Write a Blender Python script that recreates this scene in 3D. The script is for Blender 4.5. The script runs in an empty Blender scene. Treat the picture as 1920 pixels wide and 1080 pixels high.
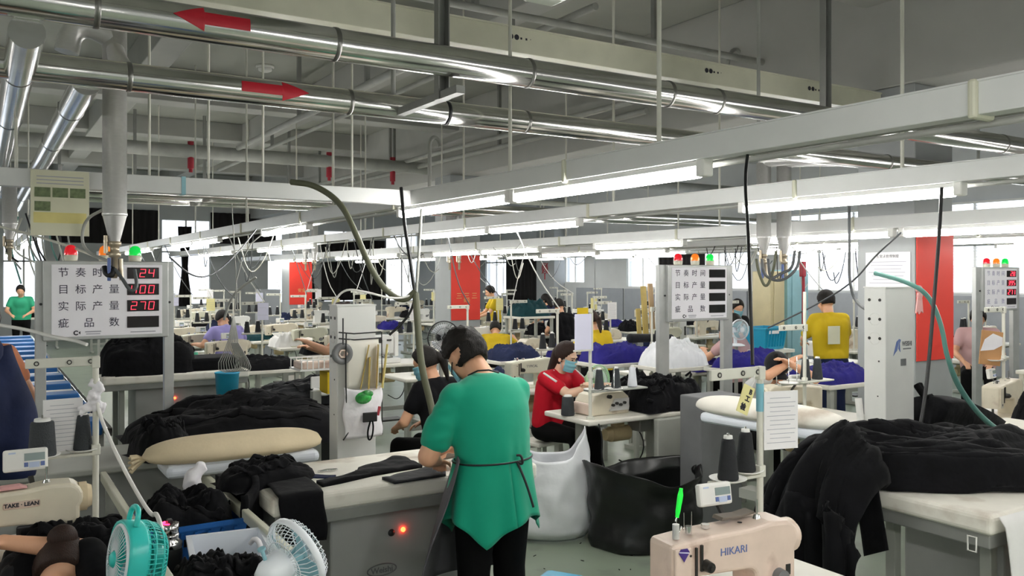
import bpy, bmesh, math, random
from mathutils import Vector, Matrix, Euler, noise
random.seed(7)
R = math.radians
PI = math.pi
C = bpy.context.scene
COL = C.collection

# ------------------------------------------------------------ camera, world, exposure
EYE = 1.85
F = 1600.0                      # focal length in pixels of the 1920 px frame
YAW = R(32)
HOR = 515.0
SN, CS = math.sin(YAW), math.cos(YAW)
cam_data = bpy.data.cameras.new('camera')
cam_data.sensor_width = 36.0
cam_data.lens = 36.0 * F / 1920.0
cam_data.shift_y = -(540.0 - HOR) / 1920.0
cam_data.clip_start = 0.05
cam = bpy.data.objects.new('camera', cam_data)
cam.location = (0, 0, EYE)
cam.rotation_euler = (R(90), 0, -YAW)
COL.objects.link(cam)
C.camera = cam

world = bpy.data.worlds.new('world')
C.world = world
world.use_nodes = True
wb = world.node_tree.nodes['Background']
wb.inputs[0].default_value = (0.80, 0.88, 1.0, 1)
wb.inputs[1].default_value = 1.5
C.view_settings.view_transform = 'Standard'
C.view_settings.look = 'None'
C.view_settings.gamma = 1.0
C.view_settings.use_curve_mapping = False
C.view_settings.exposure = 1.12
TUBE_POWER = 28.0
C.cycles.use_denoising = True
C.cycles.max_bounces = 6
C.cycles.diffuse_bounces = 4
C.cycles.glossy_bounces = 3
C.cycles.transmission_bounces = 4
C.cycles.sample_clamp_indirect = 6.0
C.cycles.caustics_reflective = False
C.cycles.caustics_refractive = False

def ray(px, py, d):
    """a point of the room at depth d along the line of sight of a spot in the photograph"""
    rx = (px - 960.0) / F
    rz = (HOR - py) / F
    return Vector(((SN + CS * rx) * d, (CS - SN * rx) * d, EYE + rz * d))
def onz(px, py, z):
    return ray(px, py, (EYE - z) * F / (py - HOR))
def ony(px, py, y):
    return ray(px, py, y / (CS - SN * (px - 960.0) / F))
def onx(px, py, x):
    return ray(px, py, x / (SN + CS * (px - 960.0) / F))

# ------------------------------------------------------------ materials
def lin(h):
    if isinstance(h, tuple): return h
    h = h.lstrip('#')
    v = [int(h[i:i + 2], 16) / 255.0 for i in (0, 2, 4)]
    return tuple(x / 12.92 if x <= .04045 else ((x + .055) / 1.055) ** 2.4 for x in v)
M = {}
def mat(name, col, rough=.5, metal=0.0, var=.10, scale=6.0, bump=0.0, bscale=60.0, emit=0.0, trans=0.0, alpha=1.0, spec=.5, sheen=0.0, dirt=None, dirt_scale=3.0, stretch=None):
    m = bpy.data.materials.new(name)
    m.use_nodes = True
    nt = m.node_tree
    b = nt.nodes['Principled BSDF']
    c = lin(col)
    b.inputs['Roughness'].default_value = rough
    b.inputs['Metallic'].default_value = metal
    b.inputs['Specular IOR Level'].default_value = spec
    if sheen: b.inputs['Sheen Weight'].default_value = sheen
    tc = nt.nodes.new('ShaderNodeTexCoord')
    src = tc.outputs['Object']
    if stretch:
        mp = nt.nodes.new('ShaderNodeMapping')
        mp.inputs['Scale'].default_value = stretch
        nt.links.new(src, mp.inputs['Vector'])
        src = mp.outputs['Vector']
    nz = nt.nodes.new('ShaderNodeTexNoise')
    nz.inputs['Scale'].default_value = scale
    nz.inputs['Detail'].default_value = 4
    nt.links.new(src, nz.inputs['Vector'])
    rp = nt.nodes.new('ShaderNodeValToRGB')
    rp.color_ramp.elements[0].position = .3
    rp.color_ramp.elements[1].position = .7
    lo = tuple(max(0, x * (1 - var)) for x in c)
    hi = tuple(min(1, x * (1 + var)) for x in c)
    rp.color_ramp.elements[0].color = (*lo, 1)
    rp.color_ramp.elements[1].color = (*hi, 1)
    nt.links.new(nz.outputs['Fac'], rp.inputs['Fac'])
    out = rp.outputs['Color']
    if dirt:
        n2 = nt.nodes.new('ShaderNodeTexNoise')
        n2.inputs['Scale'].default_value = dirt_scale
        n2.inputs['Detail'].default_value = 8
        nt.links.new(src, n2.inputs['Vector'])
        r2 = nt.nodes.new('ShaderNodeValToRGB')
        r2.color_ramp.elements[0].position = .56
        r2.color_ramp.elements[1].position = .72
        nt.links.new(n2.outputs['Fac'], r2.inputs['Fac'])
        mx = nt.nodes.new('ShaderNodeMixRGB')
        mx.inputs['Color2'].default_value = (*lin(dirt), 1)
        nt.links.new(r2.outputs['Color'], mx.inputs['Fac'])
        nt.links.new(out, mx.inputs['Color1'])
        out = mx.outputs['Color']
    nt.links.new(out, b.inputs['Base Color'])
    if bump:
        n3 = nt.nodes.new('ShaderNodeTexNoise')
        n3.inputs['Scale'].default_value = bscale
        nt.links.new(src, n3.inputs['Vector'])
        bp = nt.nodes.new('ShaderNodeBump')
        bp.inputs['Strength'].default_value = bump
        bp.inputs['Distance'].default_value = .01
        nt.links.new(n3.outputs['Fac'], bp.inputs['Height'])
        nt.links.new(bp.outputs['Normal'], b.inputs['Normal'])
    if emit:
        b.inputs['Emission Color'].default_value = (*c, 1)
        b.inputs['Emission Strength'].default_value = emit
    if trans:
        b.inputs['Transmission Weight'].default_value = trans
    if alpha < 1:
        b.inputs['Alpha'].default_value = alpha
    M[name] = m
    return m

mat('ceiling_paint', '#a3a49c', .9, var=.05, scale=1.5)
mat('beam_paint', '#acaca7', .9, var=.05, scale=2)
mat('wall_paint', '#b9bcbc', .85, var=.05, scale=2)
mat('floor_epoxy', '#7f8a7a', .32, var=.07, scale=2.5, dirt='#6f776c', dirt_scale=4, spec=.35)
mat('pillar_paint', '#9c9f9f', .7, var=.03)
mat('aluminium', '#dedddb', .34, metal=.55, var=.04, scale=9, bump=.02, bscale=14, stretch=(1, 9, 9))
mat('duct_metal', '#d6d5d2', .17, metal=1.0, var=.10, scale=5, bump=.05, bscale=10)
mat('band_metal', '#8e8d8a', .35, metal=1.0)
mat('cone_metal', '#b4b3b1', .45, metal=.6)
mat('grey_steel', '#8b8c88', .5, metal=.2)
mat('pipe_grey', '#a3a49e', .55, metal=.1)
mat('white_enamel', '#dcdcd8', .35, var=.03)
mat('trunk_white', '#d9dad8', .38, var=.03)
mat('rod_white', '#d3d2c6', .5, var=.05)
mat('red_paint', '#b81a2c', .5, var=.08)
mat('valve_red', '#a32434', .5)
mat('banner_red', '#e23a2c', .62, var=.05, scale=3)
mat('gold_print', '#d9b26a', .5)
mat('black_plastic', '#16171a', .42, var=.15)
mat('grey_plastic', '#6e6f70', .45)
mat('light_plastic', '#e6e5e0', .4, var=.03)
mat('cream_enamel', '#d9d0bb', .34, var=.05, scale=12, dirt='#a8937e', dirt_scale=7)
mat('pink_cream', '#d8c3b4', .33, var=.06, scale=14, dirt='#a78878', dirt_scale=6)
mat('sage_cream', '#cfceba', .38, var=.05)
mat('tabletop', '#dedbd0', .35, var=.05, scale=5)
mat('wood_edge', '#a9794a', .5, var=.25, scale=6, stretch=(1, 14, 14))
mat('leg_grey', '#a2a49c', .45, var=.05)
mat('dark_metal', '#3b3a38', .4, metal=.5)
mat('chrome', '#d8d8d8', .12, metal=1.0)
mat('brass', '#b7aa94', .35, metal=.6)
mat('cabinet_grey', '#a5a6a3', .5, var=.04)
mat('pad_white', '#e4e0d5', .8, var=.05, scale=6, bump=.12, bscale=8, dirt='#b9ad9e', dirt_scale=4)
mat('canvas', '#d8c7a6', .85, var=.06, bump=.2, bscale=30)
mat('black_cloth', '#0c0c0f', .9, var=.4, scale=9, bump=.7, bscale=15, sheen=.03, spec=.15)
mat('charcoal_cloth', '#1e1f22', .9, var=.2, scale=8, bump=.3, bscale=30, sheen=.1, spec=.2)
mat('navy_cloth', '#1b2340', .85, var=.25, bump=.3, bscale=26, spec=.25)
mat('royal_cloth', '#221d70', .8, var=.2, bump=.3, bscale=24, spec=.25)
mat('teal_cloth', '#10373c', .85, var=.2, bump=.3, bscale=24, spec=.25)
mat('white_cloth', '#e2e1de', .8, var=.04, bump=.2, bscale=20)
mat('white_sack', '#e3e5e8', .42, var=.04, bump=.35, bscale=16)
mat('poly_bag', '#e9e6ea', .3, var=.05, bump=.4, bscale=18)
mat('black_bag', '#121313', .32, var=.3, bump=.4, bscale=9)
mat('thread_black', '#1f2124', .8, bump=.4, bscale=160, stretch=(1, 1, 6))
mat('thread_charcoal', '#34383b', .8, bump=.4, bscale=160)
mat('thread_white', '#e6e8ee', .8, bump=.3, bscale=160)
mat('thread_violet', '#38318a', .8, bump=.3, bscale=160)
mat('thread_gold', '#b89a4f', .7, bump=.3, bscale=160)
mat('thread_mint', '#63c7a4', .8, bump=.3, bscale=160)
mat('blue_crate', '#1f63b0', .4, var=.08)
mat('cyan_crate', '#1793b6', .4, var=.06)
mat('slat_blue', '#2465a8', .45, var=.1)
mat('slat_white', '#d4d5d2', .45, var=.05)
mat('bin_white', '#dfe4ec', .4, var=.03)
mat('fan_cyan', '#35c4bb', .28, var=.04)
mat('fan_white', '#e8ecf0', .3, var=.02)
mat('fan_mint', '#b7dfb2', .35, var=.03)
mat('screen_grey', '#8b9a98', .25)
mat('key_blue', '#5c6fa6', .5)
mat('panel_print', '#b9c6e0', .5)
mat('paper', '#eceaea', .8, var=.02)
mat('paper_violet', '#d9d8ec', .75, var=.02)
mat('paper_yellow', '#e5dc9c', .75, var=.04)
mat('chart_paper', '#dcdac0', .7, var=.03)
mat('chart_photo', '#6f7c58', .6, var=.35, scale=40)
mat('chart_yellow', '#e0d48c', .7, var=.1)
mat('print_grey', '#a9a9b2', .7)
mat('print_black', '#26242e', .7)
mat('board_face', '#f0eef3', .4, var=.02)
mat('board_print', '#383548', .7)
mat('board_faint', '#9c98b4', .7)
mat('board_frame', '#b3b5b3', .35, metal=.4)
mat('display_dark', '#140608', .12, var=.2)
mat('display_grey', '#2a2a2a', .06, var=.2)
mat('digit_red', '#ff2a3a', .4, emit=3.2, var=0)
mat('beacon_red', '#d01f2a', .15, var=.05, emit=.25)
mat('beacon_orange', '#f07a20', .15, var=.05, emit=.25)
mat('beacon_green', '#10c548', .15, var=.05, emit=.35)
mat('beacon_base', '#dcdac6', .4)
mat('led_red', '#ff3a1a', .4, emit=9.0, var=0)
mat('glow_pink', '#ff2a55', .4, emit=3.0, var=0)
mat('cable_black', '#141416', .45)
mat('cable_grey', '#55585a', .5)
mat('cable_white', '#e3e1dc', .45)
mat('cable_teal', '#5d8f86', .45)
mat('hose_olive', '#5a5c47', .55, var=.12)
mat('skin', '#e0aa88', .5, var=.05, scale=10)
mat('skin_pale', '#e8c0a4', .5, var=.05, scale=10)
mat('hair_dark', '#17120f', .62, var=.5, scale=40, stretch=(8, 8, 1), bump=.35, bscale=34, spec=.3)
mat('hair_brown', '#2c1b14', .6, var=.5, scale=40, stretch=(8, 8, 1), bump=.35, bscale=34, spec=.3)
mat('lip', '#b5655a', .5)
mat('eye_dark', '#1a1312', .3)
mat('green_shirt', '#0a9d7c', .75, var=.04, scale=5, bump=.25, bscale=9, sheen=.2, spec=.25)
mat('mint_shirt', '#2ea67c', .75)
mat('red_shirt', '#c01428', .75, var=.08, bump=.15, bscale=20, spec=.25)
mat('yellow_shirt', '#c9ab1c', .75, var=.08, bump=.15, bscale=18, spec=.25)
mat('purple_shirt', '#9a92cf', .75, var=.05, bump=.15, bscale=18)
mat('pink_shirt', '#c9a3a3', .8, var=.05, bump=.15, bscale=18)
mat('orange_shirt', '#d98a63', .8, var=.06, bump=.15, bscale=18)
mat('apron_grey', '#57565a', .85, var=.1, bump=.2, bscale=30)
mat('trouser_black', '#070708', .9, var=.3, bump=.2, bscale=25, spec=.2)
mat('mask_blue', '#7fb9c9', .7, var=.05)
mat('kraft', '#b98a5c', .8, var=.06)
mat('sneaker', '#6b6258', .7)
mat('olive_board', '#c2a85c', .6, var=.15)
mat('plywood', '#c0a074', .6, var=.15, stretch=(10, 10, 1))
mat('candy_green', '#2f8f3f', .25, var=.6, scale=40)
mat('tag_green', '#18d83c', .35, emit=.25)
mat('diamond_violet', '#46307e', .35)
mat('motor_tan', '#c9b48c', .5, var=.12)
mat('sheet_cyan', '#8fbcc6', .5, var=.05)
mat('locker_cream', '#cfc49c', .5, var=.05)
mat('locker_grey', '#8f9398', .45, var=.04)
mat('curtain_dark', '#1a1717', .9, var=.3, scale=3, stretch=(6, 6, .3))
mat('knot_red', '#a4303a', .7)
mat('pink_bow', '#d9a3a0', .7)
mat('sky_glass', (0.86, 0.93, 1.0), .3, emit=1.0, var=0)
mat('mug_steel', '#b9b7b6', .16, metal=1.0)
mat('tube_glow', (1.0, 0.985, 0.955), .4, emit=TUBE_POWER, var=0)
mat('tube_glow_dimmed', (1.0, 0.985, 0.955), .4, emit=TUBE_POWER * .5, var=0)  # same tubes at half strength, dimmed to keep pillar and far rows from overexposing

# ------------------------------------------------------------ scene objects
def tag(o, label=None, cat=None, group=None, kind=None):
    if label: o['label'] = label
    if cat: o['category'] = cat
    if group: o['group'] = group
    if kind: o['kind'] = kind
    return o
def thing(name, label, cat, loc=(0, 0, 0), rz=0.0, group=None):
    o = bpy.data.objects.new(name, None)
    o.empty_display_size = .1
    COL.objects.link(o)
    o.location = loc
    o.rotation_euler = (0, 0, rz)
    return tag(o, label, cat, group)
class MB:
    """collects shapes; build() links them as one mesh object"""
    def __init__(s):
        s.v, s.f, s.sm, s.mi, s.k = [], [], [], [], 0
    def add(s, vs, fs, smooth=False, T=None):
        n = len(s.v)
        s.v += [tuple(T @ Vector(p)) if T else tuple(p) for p in vs]
        for f in fs:
            s.f.append([n + i for i in f]); s.sm.append(smooth); s.mi.append(s.k)
        return s
    def bm(s, bm, smooth=False, T=None):
        bm.verts.index_update()
        s.add([v.co.copy() for v in bm.verts], [[v.index for v in f.verts] for f in bm.faces], smooth, T)
        bm.free()
        return s
    def box(s, c, d, rz=0.0, bev=0.0, T=None, seg=2):
        bm = bmesh.new()
        bmesh.ops.create_cube(bm, size=1.0)
        for v in bm.verts: v.co = Vector((v.co.x * d[0], v.co.y * d[1], v.co.z * d[2]))
        if bev: bmesh.ops.bevel(bm, geom=bm.edges[:], offset=bev, segments=seg, affect='EDGES', profile=.5)
        m = Matrix.Translation(c) @ Matrix.Rotation(rz, 4, 'Z')
        return s.bm(bm, False, (T @ m) if T else m)
    def bar(s, a, b, w, h, bev=0.0):
        """a box of section w x h from a to b"""
        a, b = Vector(a), Vector(b)
        d = b - a
        return s.box((0, 0, 0), (w, h, d.length), bev=bev, T=Matrix.Translation((a + b) / 2) @ d.to_track_quat('Z', 'Y').to_matrix().to_4x4())
    def cyl(s, a, b, r, r2=None, n=16, caps=True, smooth=True):
        a, b = Vector(a), Vector(b)
        r2 = r if r2 is None else r2
        q = (b - a).to_track_quat('Z', 'Y')
        vs = []
        for p, rr in ((a, r), (b, r2)):
            for i in range(n):
                t = 2 * PI * i / n
                vs.append(p + q @ Vector((rr * math.cos(t), rr * math.sin(t), 0)))
        s.add(vs, [[i, (i + 1) % n, n + (i + 1) % n, n + i] for i in range(n)], smooth)
        if caps:
            s.add(vs[:n], [list(range(n))[::-1]]); s.add(vs[n:], [list(range(n))])
        return s
    def tube(s, pts, r, n=8, closed=False, caps=True, smooth_pts=0):
        pts = [Vector(p) for p in pts]
        for _ in range(smooth_pts):
            q = [pts[0]] if not closed else []
            rng = range(len(pts)) if closed else range(len(pts) - 1)
            for i in rng:
                a, b = pts[i], pts[(i + 1) % len(pts)]
                q += [a * .75 + b * .25, a * .25 + b * .75]
            if not closed: q.append(pts[-1])
            pts = q
        m = len(pts)
        rr = r if isinstance(r, (list, tuple)) else None
        vs = []
        up = None
        for i, p in enumerate(pts):
            if closed: t = pts[(i + 1) % m] - pts[i - 1]
            else: t = pts[min(i + 1, m - 1)] - pts[max(i - 1, 0)]
            if t.length < 1e-9: t = Vector((0, 0, 1))
            t.normalize()
            if up is None:
                up = t.orthogonal().normalized()
            else:
                up = up - t * up.dot(t)
                up = up.normalized() if up.length > 1e-6 else t.orthogonal().normalized()
            w = t.cross(up)
            ri = rr[min(len(rr) - 1, int(i * len(rr) / m))] if rr else r
            for k in range(n):
                a = 2 * PI * k / n
                vs.append(p + (up * math.cos(a) + w * math.sin(a)) * ri)
        fs = []
        for i in range(m if closed else m - 1):
            j = (i + 1) % m
            fs += [[i * n + k, i * n + (k + 1) % n, j * n + (k + 1) % n, j * n + k] for k in range(n)]
        s.add(vs, fs, True)
        if caps and not closed:
            s.add(vs[:n], [list(range(n))[::-1]]); s.add(vs[-n:], [list(range(n))])
        return s
    def lathe(s, prof, n=20, T=None, smooth=True):
        vs, fs = [], []
        for (r, z) in prof:
            for i in range(n):
                t = 2 * PI * i / n
                vs.append((r * math.cos(t), r * math.sin(t), z))
        for j in range(len(prof) - 1):
            fs += [[j * n + i, j * n + (i + 1) % n, (j + 1) * n + (i + 1) % n, (j + 1) * n + i] for i in range(n)]
        s.add(vs, fs, smooth, T)
        return s
    def sph(s, c, r, n=14, m=9, T=None):
        if not isinstance(r, (tuple, list)): r = (r, r, r)
        vs, fs = [], []
        for j in range(m + 1):
            ph = -PI / 2 + PI * j / m
            for i in range(n):
                t = 2 * PI * i / n
                vs.append((c[0] + r[0] * math.cos(ph) * math.cos(t), c[1] + r[1] * math.cos(ph) * math.sin(t), c[2] + r[2] * math.sin(ph)))
        for j in range(m):
            fs += [[j * n + i, j * n + (i + 1) % n, (j + 1) * n + (i + 1) % n, (j + 1) * n + i] for i in range(n)]
        return s.add(vs, fs, True, T)
    def prism(s, poly, depth, bev=0.0, T=None, seg=2, smooth=False):
        """polygon in XZ, extruded along Y, centred"""
        bm = bmesh.new()
        a = [bm.verts.new((x, -depth / 2, z)) for x, z in poly]
        b = [bm.verts.new((x, depth / 2, z)) for x, z in poly]
        n = len(poly)
        bm.faces.new(a); bm.faces.new(b[::-1])
        for i in range(n): bm.faces.new((a[(i + 1) % n], a[i], b[i], b[(i + 1) % n]))
        bmesh.ops.recalc_face_normals(bm, faces=bm.faces[:])
        if bev:
            rim = [e for e in bm.edges if abs(e.verts[0].co.y - e.verts[1].co.y) < 1e-6]
            bmesh.ops.bevel(bm, geom=rim, offset=bev, segments=seg, affect='EDGES', profile=.5)
        return s.bm(bm, smooth, T)
    def sheet(s, fn, nu, nv, thick=0.0, smooth=True):
        """surface fn(u,v), optionally with a second skin below"""
        P = [[Vector(fn(i / nu, j / nv)) for j in range(nv + 1)] for i in range(nu + 1)]
        vs = [p for row in P for p in row]
        w = nv + 1
        fs = [[i * w + j, (i + 1) * w + j, (i + 1) * w + j + 1, i * w + j + 1] for i in range(nu) for j in range(nv)]
        if thick:
            N = []
            for i in range(nu + 1):
                for j in range(nv + 1):
                    a = P[min(i + 1, nu)][j] - P[max(i - 1, 0)][j]
                    b = P[i][min(j + 1, nv)] - P[i][max(j - 1, 0)]
                    c = a.cross(b)
                    N.append(c.normalized() if c.length > 1e-12 else Vector((0, 0, 1)))
            m = len(vs)
            low = [vs[k] - N[k] * thick for k in range(m)]
            fs2 = [[m + q for q in f[::-1]] for f in fs]
            rim = [(i, 0) for i in range(nu)] + [(nu, j) for j in range(nv)] + [(i, nv) for i in range(nu, 0, -1)] + [(0, j) for j in range(nv, 0, -1)]
            ids = [i * w + j for i, j in rim]
            side = [[ids[k], m + ids[k], m + ids[(k + 1) % len(ids)], ids[(k + 1) % len(ids)]] for k in range(len(ids))]
            s.add(vs + low, fs + fs2 + side, smooth)
        else:
            s.add(vs, fs, smooth)
        return s
    def mesh(s, name, mats):
        me = bpy.data.meshes.new(name)
        me.from_pydata(s.v, [], s.f)
        for m in (mats if isinstance(mats, (list, tuple)) else [mats]):
            me.materials.append(M[m] if isinstance(m, str) else m)
        me.polygons.foreach_set('use_smooth', s.sm)
        me.polygons.foreach_set('material_index', s.mi)
        me.update()
        return me
    def build(s, name, mats, parent=None, loc=None, rz=0.0):
        o = bpy.data.objects.new(name, s.mesh(name, mats))
        COL.objects.link(o)
        if parent: o.parent = parent
        if loc is not None: o.location = loc
        if rz: o.rotation_euler = (0, 0, rz)
        return o
def structure(name, mb, m, label=None, cat=None):
    return tag(mb.build(name, m), label, cat, None, 'structure')
def single(name, mb, m, label, cat, loc=None, rz=0.0, group=None):
    return tag(mb.build(name, m, None, loc, rz), label, cat, group)
def kids(o):
    return [c for c in bpy.data.objects if c.parent == o]
KIDS = {}
def dup(root, loc, rz=0.0, label=None, group=None):
    if root.name not in KIDS:
        KIDS[root.name] = [(k, [(g, kids(g)) for g in kids(k)]) for k in kids(root)]
    r = root.copy(); COL.objects.link(r)
    r.location = loc; r.rotation_euler = (0, 0, rz)
    if label: r['label'] = label
    if group: r['group'] = group
    elif 'group' in r: del r['group']
    for k, gs in KIDS[root.name]:
        c = k.copy(); COL.objects.link(c); c.parent = r
        for g, hs in gs:
            d = g.copy(); COL.objects.link(d); d.parent = c
            for h in hs:
                e = h.copy(); COL.objects.link(e); e.parent = d
    return r
TEXTS = {}
def text(s, size, name, m, parent, loc, rot=(PI / 2, 0, 0), align='CENTER', thick=.0008, bold=0.0, sx=1.0):
    key = (s, size, align, thick, bold)
    if key not in TEXTS:
        cu = bpy.data.curves.new('lettering', 'FONT')
        cu.body = s; cu.size = size; cu.align_x = align; cu.align_y = 'CENTER'
        cu.extrude = thick; cu.offset = bold; cu.resolution_u = 3
        t = bpy.data.objects.new('lettering_tmp', cu)
        COL.objects.link(t)
        dg = bpy.context.evaluated_depsgraph_get()
        me = bpy.data.meshes.new_from_object(t.evaluated_get(dg))
        bpy.data.objects.remove(t)
        TEXTS[key] = me
    me = TEXTS[key].copy()
    me.materials.clear(); me.materials.append(M[m])
    o = bpy.data.objects.new(name, me)
    COL.objects.link(o)
    o.parent = parent; o.location = loc; o.rotation_euler = rot; o.scale = (sx, 1, 1)
    return o
def clothmound(mb, cx, cy, z0, lx, ly, h, rz=0.0, seed=0, nu=44, nv=30, ridge=.35, sag=0.0, along=None, power=.55, flaps=0):
    """a heap of folded fabric with ridged creases, flat underneath"""
    rot = Matrix.Rotation(rz, 4, 'Z')
    def fn(u, v):
        x, y = (u - .5) * 2, (v - .5) * 2
        n1 = noise.noise(Vector((x * 2.1 + seed, y * 2.1, seed * .7)))
        edge = max(0.0, 1 - (x * x) ** 2 * .9 - (y * y) ** 1.6 * .9 + .25 * n1 * (1 - max(abs(x), abs(y))))
        if abs(x) > .999 or abs(y) > .999: edge = 0
        a, b = (x * 2.2, y * 7) if not along else (x * 7, y * 2.2)
        w = noise.noise(Vector((a + seed * 3 + n1 * 1.4, b, 2.3 + seed)))
        w2 = noise.noise(Vector((x * 9 + seed, y * 9 - seed, 5.1)))
        crease = (1 - abs(w) * 2.2) * .6 + w2 * .4
        zz = h * (edge ** power) * (1 + ridge * crease * .6 + .35 * n1)
        wob = 1 + .10 * noise.noise(Vector((x * 1.7 + seed, y * 1.7, 9.0 + seed)))
        p = rot @ Vector((x * lx / 2 * wob, y * ly / 2 * wob, 0))
        return (cx + p.x, cy + p.y, z0 + max(0.0, zz) - (sag * x * x if sag else 0))
    mb.sheet(fn, nu, nv, thick=0.0)
    rnd = random.Random(seed)
    for _ in range(flaps): add_flap(mb, fn, rnd)
    return mb
def add_flap(mb, fn, rnd, long=.5, wide=.16, lift=.012):
    """one loose layer of cloth lying on a heap"""
    u0, v0, a = rnd.uniform(.12, .6), rnd.uniform(.1, .75), rnd.uniform(-.5, .5)
    l, w, ph = long * rnd.uniform(.5, 1), wide * rnd.uniform(.6, 1.3), rnd.uniform(0, 6)
    def g(i, j):
        u = u0 + l * i * math.cos(a) - w * j * math.sin(a)
        v = v0 + l * i * math.sin(a) * .6 + w * (j + .15 * math.sin(i * 7 + ph)) * math.cos(a)
        p = Vector(fn(min(.96, max(.04, u)), min(.95, max(.05, v))))
        p.z += lift * (.6 + math.sin(PI * j)) + .006 * math.sin(i * 15 + ph)
        return p
    mb.sheet(g, 18, 7, thick=.007)
# ============================================================ the room shell
X0, X1, Y0, Y1, ZC = -5.0, 15.5, -4.0, 27.0, 4.9
structure('floor', MB().box(((X0 + X1) / 2, (Y0 + Y1) / 2, -.05), (X1 - X0 + .6, Y1 - Y0 + .6, .1)), 'floor_epoxy')
structure('ceiling', MB().box(((X0 + X1) / 2, (Y0 + Y1) / 2, ZC + .05), (X1 - X0 + .6, Y1 - Y0 + .6, .1)), 'ceiling_paint')
for yb, zb in ((4.94, 4.4), (13.5, 4.4), (22.0, 4.4), (9.2, 4.55), (17.8, 4.55), (.6, 4.55)):
    structure('ceiling_beam', MB().box(((X0 + X1) / 2, yb, (zb + ZC) / 2), (X1 - X0, .42, ZC - zb), bev=.012), 'beam_paint')
structure('ceiling_beam', MB().box((7.5, (Y0 + Y1) / 2, (3.6 + ZC) / 2), (.6, Y1 - Y0, ZC - 3.6), bev=.012), 'beam_paint')
for xb in (-1.0, 1.9, 4.7, 10.3, 13.1):
    structure('ceiling_beam', MB().box((xb, (Y0 + Y1) / 2, (4.5 + ZC) / 2), (.34, Y1 - Y0, ZC - 4.5), bev=.012), 'beam_paint')
structure('wall_left', MB().box((X0 - .1, (Y0 + Y1) / 2, ZC / 2), (.2, Y1 - Y0, ZC)), 'wall_paint')
structure('wall_near', MB().box(((X0 + X1) / 2, Y0 - .1, ZC / 2), (X1 - X0, .2, ZC)), 'wall_paint')

def pane_mat():
    m = bpy.data.materials.new('window_glass'); m.use_nodes = True
    nt = m.node_tree; nt.nodes.clear()
    o = nt.nodes.new('ShaderNodeOutputMaterial'); mx = nt.nodes.new('ShaderNodeMixShader')
    t = nt.nodes.new('ShaderNodeBsdfTransparent'); g = nt.nodes.new('ShaderNodeBsdfGlossy')
    g.inputs['Roughness'].default_value = .05
    mx.inputs[0].default_value = .06
    nt.links.new(t.outputs[0], mx.inputs[1]); nt.links.new(g.outputs[0], mx.inputs[2]); nt.links.new(mx.outputs[0], o.inputs[0])
    M['window_glass'] = m
pane_mat()

def wall_with_windows(name, along, fixed, lo, hi, wins, thick=.2):
    """a wall along X ('x') at y=fixed, or along Y ('y') at x=fixed, with openings (a, b, z0, z1)"""
    mb = MB()
    def put(a, b, z0, z1):
        if b - a < .01 or z1 - z0 < .01: return
        c = ((a + b) / 2, fixed + thick / 2, (z0 + z1) / 2) if along == 'x' else (fixed + thick / 2, (a + b) / 2, (z0 + z1) / 2)
        d = (b - a, thick, z1 - z0) if along == 'x' else (thick, b - a, z1 - z0)
        mb.box(c, d)
    p = lo
    for a, b, z0, z1 in sorted(wins):
        put(p, a, 0, ZC); put(a, b, 0, z0); put(a, b, z1, ZC); p = b
    put(p, hi, 0, ZC)
    structure(name, mb, 'wall_paint')
NWIN = [0]
def window(along, fixed, a, b, z0, z1, cols=2, blinds=False):
    NWIN[0] += 1
    fr, gl = MB(), MB()
    f = fixed + .06
    def pt(u, z, d=0.0): return (u, f + d, z) if along == 'x' else (f + d, u, z)
    n = cols
    for i in range(n + 1):
        u = a + (b - a) * i / n
        fr.bar(pt(u, z0), pt(u, z1), .05, .05)
    for z in (z0, z1, z0 + (z1 - z0) * .62): fr.bar(pt(a, z), pt(b, z), .05, .05)
    if along == 'x': gl.box(((a + b) / 2, f, (z0 + z1) / 2), (b - a, .008, z1 - z0))
    else: gl.box((f, (a + b) / 2, (z0 + z1) / 2), (.008, b - a, z1 - z0))
    o = tag(fr.build('window_%d' % NWIN[0], 'white_enamel'), None, None, None, 'structure')
    gl.build('glass', 'window_glass', o)
FARW = [(-3.6, -1.6, .95, 2.75), (.55, 1.55, .95, 3.0), (4.6, 6.0, .95, 3.5), (7.75, 8.75, .95, 3.4), (9.6, 11.0, .95, 3.3), (11.8, 13.0, .95, 3.3)]
RW = [(6.4, 10.0, 1.5, 3.2), (10.5, 13.1, 1.5, 3.2), (14.2, 16.2, 1.5, 3.0), (17.4, 18.7, 1.5, 3.0), (20.7, 21.7, 1.6, 3.0), (25.2, 26.6, 1.1, 3.0)]
wall_with_windows('wall_far', 'x', Y1, X0, X1 + .2, FARW)
wall_with_windows('wall_right', 'y', X1, Y0, Y1, RW)
for a, b, z0, z1 in FARW: window('x', Y1, a, b, z0, z1)
for a, b, z0, z1 in RW: window('y', X1, a, b, z0, z1, 3 if b - a > 2 else 2)
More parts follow.
